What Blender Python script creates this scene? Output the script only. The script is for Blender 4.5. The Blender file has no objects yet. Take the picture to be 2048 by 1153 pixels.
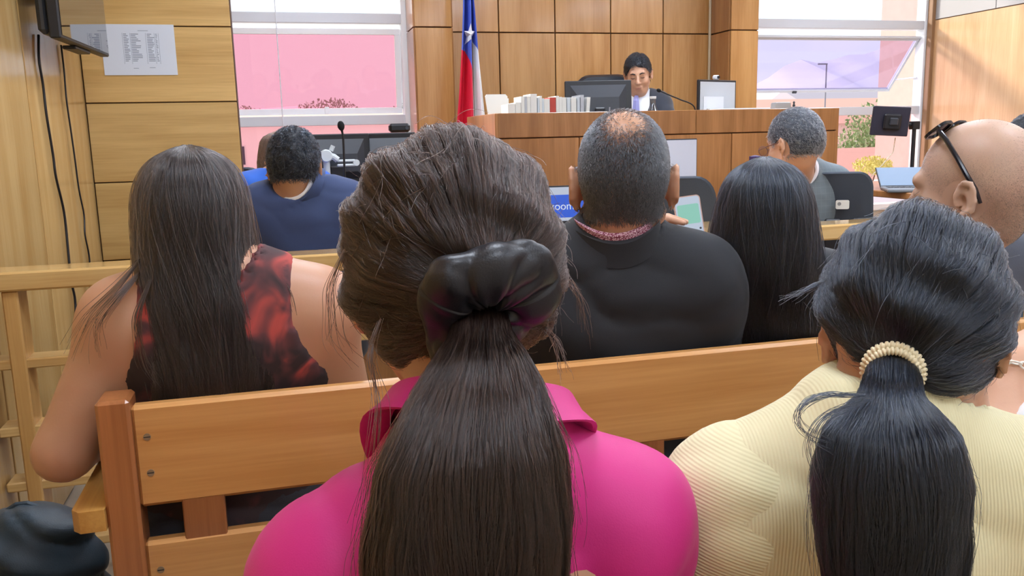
import bpy, bmesh, math, random
import numpy as np
from mathutils import Vector, Matrix
SC = bpy.context.scene
COL = SC.collection
rnd = random.Random(7)
PI = math.pi

# ------------------------------------------------------------------ camera
FPX, CAM_H = 1700.0, 1.22
YAW, PITCH, ROLL = math.radians(15.1), math.radians(10.1), math.radians(1.4)
def cam_axes():
    f = np.array([math.sin(YAW)*math.cos(PITCH), math.cos(YAW)*math.cos(PITCH), -math.sin(PITCH)])
    r = np.array([math.cos(YAW), -math.sin(YAW), 0.0]); u = np.cross(r, f)
    c, s = math.cos(ROLL), math.sin(ROLL)
    return c*r - s*u, s*r + c*u, f
AXR, AXU, AXF = cam_axes()
CAM = np.array([0.0, 0.0, CAM_H])
def ray(px, py): return AXF + AXR*(px-1024)/FPX - AXU*(py-576.5)/FPX
def atY(px, py, Y): d = ray(px, py); return CAM + d*(Y/d[1])
def atX(px, py, X): d = ray(px, py); return CAM + d*(X/d[0])
def atD(px, py, z): return CAM + ray(px, py)*z
cd = bpy.data.cameras.new('camera'); cam = bpy.data.objects.new('camera', cd); COL.objects.link(cam)
cd.sensor_width = 36; cd.sensor_fit = 'HORIZONTAL'; cd.lens = FPX/2048*36; cd.clip_start = 0.02; cd.clip_end = 3000
cam.matrix_world = Matrix(((AXR[0], AXU[0], -AXF[0], 0), (AXR[1], AXU[1], -AXF[1], 0), (AXR[2], AXU[2], -AXF[2], CAM_H), (0, 0, 0, 1)))
SC.camera = cam
# ------------------------------------------------------------------ world, sun, exposure
w = bpy.data.worlds.new('sky'); SC.world = w; w.use_nodes = True
bg = w.node_tree.nodes['Background']; bg.inputs[0].default_value = (0.86, 0.93, 1.0, 1); bg.inputs[1].default_value = 1.5
sl = bpy.data.lights.new('sun', 'SUN'); sl.energy = 6.0; sl.angle = math.radians(8.0); sl.color = (1, 0.93, 0.82)
sun = bpy.data.objects.new('sun', sl); COL.objects.link(sun)
SUN_DIR = Vector((0.62, -0.95, -0.62)); sun.rotation_euler = SUN_DIR.to_track_quat('-Z', 'Y').to_euler(); sun.location = (-4, 12, 9)
SC.view_settings.view_transform = 'Standard'; SC.view_settings.look = 'None'; SC.view_settings.gamma = 1.0
SC.view_settings.use_curve_mapping = False; SC.view_settings.exposure = 0.0
SC.cycles.max_bounces = 6; SC.cycles.diffuse_bounces = 3; SC.cycles.glossy_bounces = 3; SC.cycles.transmission_bounces = 4; SC.cycles.transparent_max_bounces = 12; SC.cycles.use_adaptive_sampling = True; SC.cycles.adaptive_threshold = .03; SC.cycles.use_denoising = True
LAMP = 26.0       # radiance of the ceiling panels

# ------------------------------------------------------------------ materials
MATS = {}
def new_mat(name):
    m = bpy.data.materials.new(name); m.use_nodes = True
    nt = m.node_tree; b = nt.nodes['Principled BSDF']
    return m, nt, b
def lin(c):
    return tuple(((v/255)/12.92 if v/255 <= .04045 else ((v/255+.055)/1.055)**2.4) for v in c)
def plain(name, rgb, rough=.5, metal=0, coat=0, bump=None, vary=0.0, sheen=0, spec=.5):
    """rgb in sRGB bytes; bump=(scale,strength)"""
    if name in MATS: return MATS[name]
    m, nt, b = new_mat(name); c = lin(rgb)
    b.inputs['Base Color'].default_value = (*c, 1); b.inputs['Roughness'].default_value = rough
    b.inputs['Metallic'].default_value = metal; b.inputs['Coat Weight'].default_value = coat
    b.inputs['Sheen Weight'].default_value = sheen; b.inputs['Specular IOR Level'].default_value = spec
    tc = nt.nodes.new('ShaderNodeTexCoord')
    if vary or bump:
        n = nt.nodes.new('ShaderNodeTexNoise'); n.inputs['Scale'].default_value = bump[0] if bump else 8; n.inputs['Detail'].default_value = 4
        nt.links.new(tc.outputs['Object'], n.inputs['Vector'])
        if vary:
            n2 = nt.nodes.new('ShaderNodeTexNoise'); n2.inputs['Scale'].default_value = 9; n2.inputs['Detail'].default_value = 3
            nt.links.new(tc.outputs['Object'], n2.inputs['Vector'])
            r = nt.nodes.new('ShaderNodeValToRGB')
            r.color_ramp.elements[0].color = (*[v*(1-vary) for v in c], 1); r.color_ramp.elements[1].color = (*[min(1, v*(1+vary)) for v in c], 1)
            r.color_ramp.elements[0].position = .3; r.color_ramp.elements[1].position = .7
            nt.links.new(n2.outputs['Fac'], r.inputs['Fac']); nt.links.new(r.outputs['Color'], b.inputs['Base Color'])
        if bump:
            bp = nt.nodes.new('ShaderNodeBump'); bp.inputs['Strength'].default_value = bump[1]; bp.inputs['Distance'].default_value = .002
            nt.links.new(n.outputs['Fac'], bp.inputs['Height']); nt.links.new(bp.outputs['Normal'], b.inputs['Normal'])
    MATS[name] = m; return m
def wood(name, base, dark, axis='Z', rough=.3, coat=.25, tight=16, var=.12):
    if name in MATS: return MATS[name]
    m, nt, b = new_mat(name); N = nt.nodes; L = nt.links
    tc = N.new('ShaderNodeTexCoord'); oi = N.new('ShaderNodeObjectInfo')
    mul = N.new('ShaderNodeVectorMath'); mul.operation = 'SCALE'; mul.inputs[0].default_value = (37.1, 53.7, 71.3); L.new(oi.outputs['Random'], mul.inputs['Scale'])
    add = N.new('ShaderNodeVectorMath'); L.new(tc.outputs['Object'], add.inputs[0]); L.new(mul.outputs[0], add.inputs[1])
    mp = N.new('ShaderNodeMapping'); s = [tight]*3; s['XYZ'.index(axis)] = .9; mp.inputs['Scale'].default_value = s; L.new(add.outputs[0], mp.inputs['Vector'])
    n1 = N.new('ShaderNodeTexNoise'); n1.inputs['Scale'].default_value = 1.0; n1.inputs['Detail'].default_value = 5; n1.inputs['Distortion'].default_value = .8; L.new(mp.outputs[0], n1.inputs['Vector'])
    mp2 = N.new('ShaderNodeMapping'); s = [tight*12]*3; s['XYZ'.index(axis)] = 5; mp2.inputs['Scale'].default_value = s; L.new(add.outputs[0], mp2.inputs['Vector'])
    n2 = N.new('ShaderNodeTexNoise'); n2.inputs['Scale'].default_value = 1.0; n2.inputs['Detail'].default_value = 3; L.new(mp2.outputs[0], n2.inputs['Vector'])
    mx = N.new('ShaderNodeMath'); mx.operation = 'MULTIPLY_ADD'; mx.inputs[1].default_value = .35; L.new(n2.outputs['Fac'], mx.inputs[0]); L.new(n1.outputs['Fac'], mx.inputs[2])
    r = N.new('ShaderNodeValToRGB'); e = r.color_ramp.elements; e[0].position = .48; e[1].position = .86
    e[0].color = (*lin(dark), 1); e[1].color = (*lin(base), 1); L.new(mx.outputs[0], r.inputs['Fac'])
    hs = N.new('ShaderNodeHueSaturation'); mr = N.new('ShaderNodeMapRange'); mr.inputs[3].default_value = 1-var; mr.inputs[4].default_value = 1+var
    L.new(oi.outputs['Random'], mr.inputs[0]); L.new(mr.outputs[0], hs.inputs['Value']); L.new(r.outputs[0], hs.inputs['Color']); L.new(hs.outputs[0], b.inputs['Base Color'])
    b.inputs['Roughness'].default_value = rough; b.inputs['Coat Weight'].default_value = coat; b.inputs['Coat Roughness'].default_value = .12
    bp = N.new('ShaderNodeBump'); bp.inputs['Strength'].default_value = .08; bp.inputs['Distance'].default_value = .002; L.new(n2.outputs['Fac'], bp.inputs['Height']); L.new(bp.outputs[0], b.inputs['Normal'])
    MATS[name] = m; return m
def emit(name, rgb, strength):
    if name in MATS: return MATS[name]
    m, nt, b = new_mat(name); b.inputs['Base Color'].default_value = (0, 0, 0, 1)
    b.inputs['Emission Color'].default_value = (*lin(rgb), 1); b.inputs['Emission Strength'].default_value = strength
    MATS[name] = m; return m
def glass(name, tint, refl=.03):
    if name in MATS: return MATS[name]
    m, nt, b = new_mat(name); N = nt.nodes; L = nt.links
    t = N.new('ShaderNodeBsdfTransparent'); t.inputs[0].default_value = (*tint, 1)
    g = N.new('ShaderNodeBsdfGlossy'); g.inputs['Roughness'].default_value = .03
    lw = N.new('ShaderNodeLayerWeight'); lw.inputs[0].default_value = .5
    pw = N.new('ShaderNodeMath'); pw.operation = 'POWER'; pw.inputs[1].default_value = 4; L.new(lw.outputs['Facing'], pw.inputs[0])
    fr = N.new('ShaderNodeMath'); fr.operation = 'MULTIPLY_ADD'; fr.inputs[1].default_value = .5; fr.inputs[2].default_value = refl; L.new(pw.outputs[0], fr.inputs[0])
    x = N.new('ShaderNodeMixShader'); L.new(fr.outputs[0], x.inputs[0]); L.new(t.outputs[0], x.inputs[1]); L.new(g.outputs[0], x.inputs[2])
    L.new(x.outputs[0], N['Material Output'].inputs['Surface']); MATS[name] = m; return m

W_LEFT = wood('varnished_oak_vertical', (216, 182, 124), (190, 150, 92), 'Z', .22, .5, 9)
W_PIL = wood('varnished_oak_horizontal', (218, 182, 118), (190, 150, 88), 'X', .28, .4, 12)
W_BACK = wood('varnished_teak_panel', (200, 150, 92), (172, 120, 66), 'Z', .25, .4, 9, .10)
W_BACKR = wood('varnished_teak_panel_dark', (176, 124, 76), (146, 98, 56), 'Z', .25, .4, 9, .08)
W_DESK = wood('varnished_desk_panel', (184, 128, 78), (148, 98, 54), 'Z', .3, .3, 12, .1)
W_BENCH = wood('pine_bench_board', (220, 166, 102), (194, 136, 76), 'X', .3, .5, 14, .05)
W_POST = wood('reddish_bench_post', (176, 112, 66), (140, 84, 46), 'Z', .3, .5, 16, .05)
W_ARM = wood('honey_armrest', (208, 158, 84), (176, 122, 56), 'Y', .3, .5, 16, .04)
W_RAILX = wood('pale_rail_cap', (222, 186, 124), (196, 152, 92), 'X', .14, .8, 14, .05)
W_RAILZ = wood('pale_rail_post', (214, 172, 108), (188, 140, 80), 'Z', .3, .4, 14, .06)
W_RIGHT = wood('pale_varnished_wall', (228, 186, 140), (208, 162, 114), 'Z', .22, .5, 7, .05)
BLK = plain('black_plastic', (26, 28, 34), .42)
DGREY = plain('dark_grey_plastic', (52, 56, 64), .4)
SEAM = plain('dark_seam', (74, 48, 26), .8)
WHITE_ALU = plain('white_aluminium', (246, 247, 250), .35)
GREY_ALU = plain('grey_aluminium', (214, 218, 226), .35)
CHROME = plain('brushed_steel', (190, 190, 190), .25, 1)

# ------------------------------------------------------------------ mesh helpers
def link(name, me, mat=None, parent=None, loc=(0, 0, 0), smooth=False):
    if mat: 
        me.materials.clear(); me.materials.append(mat)
    o = bpy.data.objects.new(name, me); COL.objects.link(o); o.location = loc
    if parent is not None: o.parent = parent
    if smooth:
        me.polygons.foreach_set('use_smooth', [True]*len(me.polygons))
    return o
class MB:
    def __init__(s): s.v = []; s.f = []
    def add(s, vs, fs):
        o = len(s.v); s.v += [tuple(map(float, p)) for p in vs]; s.f += [tuple(i+o for i in f) for f in fs]; return s
    def box(s, lo, hi, c=0.0, M=None):
        """chamfered box"""
        lo = np.array(lo, float); hi = np.array(hi, float); lo, hi = np.minimum(lo, hi), np.maximum(lo, hi)
        c = min(c, .45*min(hi-lo))
        if c <= 0:
            vs = [(x, y, z) for x in (lo[0], hi[0]) for y in (lo[1], hi[1]) for z in (lo[2], hi[2])]
            fs = [(0, 1, 3, 2), (4, 6, 7, 5), (0, 4, 5, 1), (2, 3, 7, 6), (0, 2, 6, 4), (1, 5, 7, 3)]
        else:
            bm = bmesh.new(); bmesh.ops.create_cube(bm, size=1)
            for v in bm.verts: v.co = Vector([(lo[i]+hi[i])/2 + v.co[i]*(hi[i]-lo[i]) for i in range(3)])
            bmesh.ops.bevel(bm, geom=bm.edges[:], offset=c, segments=1, affect='EDGES')
            bm.verts.index_update(); vs = [v.co[:] for v in bm.verts]; fs = [[v.index for v in f.verts] for f in bm.faces]; bm.free()
        if M is not None: vs = [(M @ Vector(p))[:] for p in vs]
        return s.add(vs, fs)
    def tube(s, pts, r, n=10, cap=True):
        pts = [Vector(p) for p in pts]; m = len(pts); rs = r if hasattr(r, '__len__') else [r]*m
        T = []
        for i in range(m):
            t = (pts[min(i+1, m-1)]-pts[max(i-1, 0)]).normalized(); T.append(t)
        a = Vector((0, 0, 1)) if abs(T[0].z) < .9 else Vector((1, 0, 0)); U = (a-T[0]*a.dot(T[0])).normalized()
        vs = []; fs = []
        for i in range(m):
            U = (U-T[i]*U.dot(T[i])).normalized(); V = T[i].cross(U)
            for k in range(n):
                th = 2*PI*k/n; vs.append((pts[i]+(U*math.cos(th)+V*math.sin(th))*rs[i])[:])
        for i in range(m-1):
            for k in range(n): fs.append((i*n+k, i*n+(k+1) % n, (i+1)*n+(k+1) % n, (i+1)*n+k))
        if cap: fs.append(tuple(range(n))[::-1]); fs.append(tuple((m-1)*n+k for k in range(n)))
        return s.add(vs, fs)
    def lathe(s, prof, n=20, c=(0, 0, 0), M=None):
        vs = [(c[0]+r*math.cos(2*PI*k/n), c[1]+r*math.sin(2*PI*k/n), c[2]+z) for r, z in prof for k in range(n)]
        if M is not None: vs = [(M @ Vector(p))[:] for p in vs]
        fs = [(i*n+k, i*n+(k+1) % n, (i+1)*n+(k+1) % n, (i+1)*n+k) for i in range(len(prof)-1) for k in range(n)]
        fs += [tuple(range(n))[::-1], tuple((len(prof)-1)*n+k for k in range(n))]
        return s.add(vs, fs)
    def prism(s, poly, axis, a, b):
        """extrude a 2D polygon along axis between a and b"""
        def P(u, v, t): return {'X': (t, u, v), 'Y': (u, t, v), 'Z': (u, v, t)}[axis]
        n = len(poly); vs = [P(u, v, a) for u, v in poly]+[P(u, v, b) for u, v in poly]
        fs = [(i, (i+1) % n, n+(i+1) % n, n+i) for i in range(n)]+[tuple(range(n))[::-1], tuple(range(n, 2*n))]
        return s.add(vs, fs)
    def grid(s, fn, nu, nv):
        vs = [fn(i/nu, j/nv) for i in range(nu+1) for j in range(nv+1)]
        fs = [(i*(nv+1)+j, (i+1)*(nv+1)+j, (i+1)*(nv+1)+j+1, i*(nv+1)+j+1) for i in range(nu) for j in range(nv)]
        return s.add(vs, fs)
    def mesh(s, name='m'):
        me = bpy.data.meshes.new(name); me.from_pydata(s.v, [], s.f); me.validate()
        bm = bmesh.new(); bm.from_mesh(me); bmesh.ops.recalc_face_normals(bm, faces=bm.faces[:]); bm.to_mesh(me); bm.free()
        return me
    def build(s, name, mat, parent=None, smooth=False, origin=None):
        """origin: world point to put the object at (geometry given in the same frame)"""
        if origin is not None:
            s.v = [(p[0]-origin[0], p[1]-origin[1], p[2]-origin[2]) for p in s.v]
        o = link(name, s.mesh(name), mat, parent, origin if origin is not None else (0, 0, 0))
        if smooth: smooth_by_angle(o.data)
        return o
def smooth_by_angle(me, deg=35):
    me.polygons.foreach_set('use_smooth', [True]*len(me.polygons))
    bm = bmesh.new(); bm.from_mesh(me)
    for e in bm.edges:
        if len(e.link_faces) == 2: e.smooth = e.calc_face_angle(0) < math.radians(deg)
    bm.to_mesh(me); bm.free()
def rrect(w, h, r, n=5, cx=0, cy=0):
    out = []
    for (sx, sy, a0) in ((1, 1, 0), (-1, 1, PI/2), (-1, -1, PI), (1, -1, 1.5*PI)):
        for k in range(n+1):
            a = a0+PI/2*k/n; out.append((cx+sx*(w/2-r)+r*math.cos(a), cy+sy*(h/2-r)+r*math.sin(a)))
    return out
def tag(o, label, cat, group=None):
    o['label'] = label; o['category'] = cat
    if group: o['group'] = group
    return o
def thing(name, label, cat, loc=(0, 0, 0), rz=0, group=None):
    o = bpy.data.objects.new(name, None); COL.objects.link(o); o.location = loc; o.rotation_euler = (0, 0, rz); o.empty_display_size = .1
    return tag(o, label, cat, group)
def struct(o): o['kind'] = 'structure'; return o
def rotm(rx=0, ry=0, rz=0, t=(0, 0, 0)):
    return Matrix.Translation(t) @ Matrix.Rotation(rz, 4, 'Z') @ Matrix.Rotation(ry, 4, 'Y') @ Matrix.Rotation(rx, 4, 'X')
def text_mesh(body, size, mat, parent, M, extrude=.0005, name='lettering', align='CENTER'):
    cu = bpy.data.curves.new(name, 'FONT'); cu.body = body; cu.size = size; cu.extrude = extrude; cu.align_x = align; cu.align_y = 'CENTER'
    t = bpy.data.objects.new('tmp_text', cu); COL.objects.link(t); dg = bpy.context.evaluated_depsgraph_get()
    me = bpy.data.meshes.new_from_object(t.evaluated_get(dg)); bpy.data.objects.remove(t)
    o = link(name, me, mat, parent); o.matrix_local = M; return o
# ================================================================== THE ROOM
XL, XR, YB, YR, ZC = -.79, 5.17, 6.0, -1.6, 2.85     # left wall, right wall, back plane, rear wall, ceiling
fl_m = plain('floor_vinyl', (150, 138, 124), .35, bump=(40, .05), vary=.06)
struct(MB().box((XL-.1, YR-.1, -.1), (XR+.1, YB+.1, 0)).build('floor', fl_m))
struct(MB().box((XL-.1, YR-.1, ZC), (XR+.1, YB+.1, ZC+.1)).build('ceiling', plain('ceiling_paint', (236, 234, 228), .9)))
struct(MB().box((XL-.1, YR-.1, 0), (XR+.1, YR, ZC)).build('wall_rear', plain('rear_paint', (226, 220, 206), .8)))

def panelled(name, lo, hi, axis, us, zs, gap, proud, mat, side):
    """a wall slab with separate wooden panels. axis: horizontal axis of the panel face ('X' or 'Y'); side: sign the face looks to along the other axis"""
    wall = struct(MB().box(lo, hi).build(name, SEAM))
    face = (hi[1] if side > 0 else lo[1]) if axis == 'X' else (hi[0] if side > 0 else lo[0])
    for i in range(len(us)-1):
        for j in range(len(zs)-1):
            u0, u1, z0, z1 = us[i]+gap/2, us[i+1]-gap/2, zs[j]+gap/2, zs[j+1]-gap/2
            a, b = sorted((face, face+side*proud))
            c = ((u0+u1)/2, (a+b)/2, (z0+z1)/2) if axis == 'X' else ((a+b)/2, (u0+u1)/2, (z0+z1)/2)
            m = MB().box((u0, a, z0), (u1, b, z1), .002) if axis == 'X' else MB().box((a, u0, z0), (b, u1, z1), .002)
            m.build('panel', mat, wall, origin=c)
    return wall
# left wall, glossy vertical panels
panelled('wall_left', (XL-.1, YR, 0), (XL-.012, 6.15, ZC), 'Y', [YR]+[3.25-.62*k for k in range(7, -1, -1)]+[4.15, 5.98], [0, ZC], .014, .012, W_LEFT, 1)
# wall block between the left wall and the window: horizontal boards
panelled('wall_window_return', (XL-.1, 4.162, 0), (-.155, 4.30, ZC), 'X', [XL+.002, -.155], [0, .36, .712, 1.061, 1.408, 1.736, 2.08, 2.43, ZC], .005, .012, W_PIL, -1)
# back wall
panelled('wall_back', (1.149, YB, 0), (3.42, YB+.15, ZC), 'X', [1.20, 1.565, 1.98, 2.405, 2.82, 3.20], [0, .72, 1.943, ZC], .008, .015, W_BACK, -1)
# pilasters either side of the judge
for nm, x0, x1, mt in (('wall_pilaster_west', .925, 1.165, W_BACK), ('wall_pilaster_east', 3.211, 3.425, W_BACK)):
    pl = struct(MB().box((x0, 5.695, 0), (x1, YB+.15, ZC)).build(nm, SEAM))
    for z0, z1 in ((0, .72), (.72, 1.936), (1.936, ZC)):
        MB().box((x0-.002, 5.68, z0+.004), (x1+.002, 5.695, z1-.004), .002).build('panel', mt, pl, origin=((x0+x1)/2, 5.69, (z0+z1)/2))
        for xs, e in ((x0, -1), (x1, 1)):
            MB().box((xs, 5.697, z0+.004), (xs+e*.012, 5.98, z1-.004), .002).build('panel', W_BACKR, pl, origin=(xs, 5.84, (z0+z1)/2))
struct(MB().tube([(3.19, 5.965, 1.4), (3.19, 5.965, ZC)], .010).build('trim_1', plain('cable_duct', (190, 170, 140), .5)))
# right wall: pale panels below a grey band
wr = panelled('wall_right', (XR+.012, YR, 0), (XR+.12, YB+.15, ZC), 'Y', [YR, -.5, .72, 1.94, 3.16, 4.38, 5.97], [0, 1.0, 2.06], .004, .012, W_RIGHT, -1)
gp = plain('grey_wall_panel', (178, 174, 172), .6)
for y0, y1 in ((YR, 1.2), (1.2, 3.35), (3.35, 5.33), (5.33, 5.97)):
    MB().box((XR, y0+.003, 2.064), (XR+.012, y1-.003, ZC), .002).build('panel', gp, wr, origin=(XR, (y0+y1)/2, 2.45))
struct(MB().box((XR-.03, 5.93, 0), (XR+.012, 5.985, ZC), .004).build('trim_2', plain('brown_trim', (150, 112, 78), .5)))
# below-window walls
PAINT = plain('cream_paint', (232, 226, 214), .7)
struct(MB().box((XL, YB+.02, 0), (.93, YB+.15, .55)).build('wall_below_window_1', PAINT))
struct(MB().box((3.42, YB+.02, 0), (XR+.01, YB+.15, .55)).build('wall_below_window_2', PAINT))

# ------------------------------------------------------------------ windows
PINK = glass('pink_tinted_glass', (.88, .58, .64)); LAV = glass('lavender_tinted_glass', (.79, .74, .86)); PINKL = glass('light_pink_glass', (.93, .68, .73)); CLEAR = glass('clear_glass', (.97, .98, 1.0)); PALE = glass('pale_tinted_glass', (.97, .89, .92))
def window(n, x0, x1, tint, tint_low, sash_deg):
    zt, zm0, zm1, zs = 2.75, 1.985, 2.062, 1.395    # top, transom bar, sill of the sash
    w_ = struct(bpy.data.objects.new('window_%d' % n, None)); COL.objects.link(w_); w_.location = (x0, YB, .55)
    def part(nm, lo, hi, mat, c=.003): 
        return MB().box(np.array(lo)-[x0, YB, .55], np.array(hi)-[x0, YB, .55], c).build(nm, mat, w_)
    f = .045
    part('jamb', (x0, YB-.01, .55), (x0+f, YB+.09, zt), WHITE_ALU); part('jamb', (x1-f, YB-.01, .55), (x1, YB+.09, zt), WHITE_ALU)
    part('head_rail', (x0, YB, zt-f), (x1, YB+.09, zt), WHITE_ALU)
    part('transom', (x0+f, YB-.005, zm0+.01), (x1-f, YB+.085, zm1), GREY_ALU)
    part('transom', (x0+f, YB, 1.325), (x1-f, YB+.085, zs-.005), GREY_ALU)
    part('sill', (x0, YB-.03, .55), (x1, YB+.1, .60), WHITE_ALU)
    part('upper_pane', (x0+f, YB+.04, zm1), (x1-f, YB+.046, zt-f), CLEAR, 0)
    part('lower_pane', (x0+f, YB+.04, .60), (x1-f, YB+.046, 1.325), tint_low, 0)
    # top-hung sash that swings out at the bottom
    hz = 1.965 if n == 1 else 1.925; H = hz-zs-.005; a = math.radians(sash_deg)
    s = bpy.data.objects.new('sash', None); COL.objects.link(s); s.parent = w_; s.location = (0, .03, hz-.55); s.rotation_euler = (a, 0, 0)
    if n == 2: part('transom', (x0+f, YB+.02, 1.925), (x1-f, YB+.06, 1.945), GREY_ALU)
    xa, xb, b = f+.004, x1-x0-f-.004, .04 if n == 1 else .022
    for nm, lo, hi in (('sash_rail', (xa, 0, -b), (xb, .035, 0)), ('sash_rail', (xa, 0, -H), (xb, .035, -H+b)), ('sash_stile', (xa, 0, -H+b), (xa+b, .035, -b)), ('sash_stile', (xb-b, 0, -H+b), (xb, .035, -b))):
        MB().box(lo, hi, .003).build(nm, WHITE_ALU if n == 1 else GREY_ALU, s)
    MB().box((xa+b, .014, -H+b), (xb-b, .02, -b)).build('sash_pane', tint, s)
    if n == 1: MB().box((.70*(xb-xa), -.012, -H+.002), (.70*(xb-xa)+.03, .0, -H+.05), .003).build('latch', WHITE_ALU, s)
    else:
        MB().box((.45*(xb-xa), -.012, -H+.0), (.45*(xb-xa)+.04, .0, -H+.02), .003).build('latch', DGREY, s)
        p0 = np.array((x1-x0-f-.01, .04, 1.62-.55)); p1 = np.array((x1-x0-f-.01, .03+.40*math.sin(a), hz-.55-.40*math.cos(a)))
        MB().tube([p0, p1], .006, 8).build('stay', GREY_ALU, w_)
    return w_
window(1, XL, .925, PINK, PINKL, 5)
window(2, 3.425, XR, LAV, PALE, 40)
bc = thing('blind_cord', 'thin pale cord hanging down before the pink window', 'cord', (atY(556, 100, 5.93)[0], 5.93, .9))
MB().tube([(0, 0, .1), (0, 0, 1.9)], .0035, 6).build('string', GREY_ALU, bc); MB().lathe([(.004, .06), (.009, .07), (.007, .10), (.003, .11)], 10).build('toggle', WHITE_ALU, bc)
# ------------------------------------------------------------------ ceiling lights
LM = emit('lamp_diffuser', (230, 240, 255), LAMP); k = 0
for y, row in ((-.6, 'rearmost'), (1.2, 'second'), (2.9, 'third'), (4.7, 'frontmost')):
    for x, sd in ((.35, 'left'), (2.2, 'middle'), (4.05, 'right')):
        t = thing('ceiling_light', 'square white ceiling light panel, %s row, %s one' % (row, sd), 'light', (x, y, ZC), 0, 'ceiling light panels')
        fr = MB()
        for lo, hi in (((-.31, -.31, -.025), (.31, -.28, 0)), ((-.31, .28, -.025), (.31, .31, 0)), ((-.31, -.28, -.025), (-.28, .28, 0)), ((.28, -.28, -.025), (.31, .28, 0))): fr.box(lo, hi)
        fr.build('frame', WHITE_ALU, t)
        MB().box((-.28, -.28, -.018), (.28, .28, -.01)).build('diffuser', LM, t)

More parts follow.
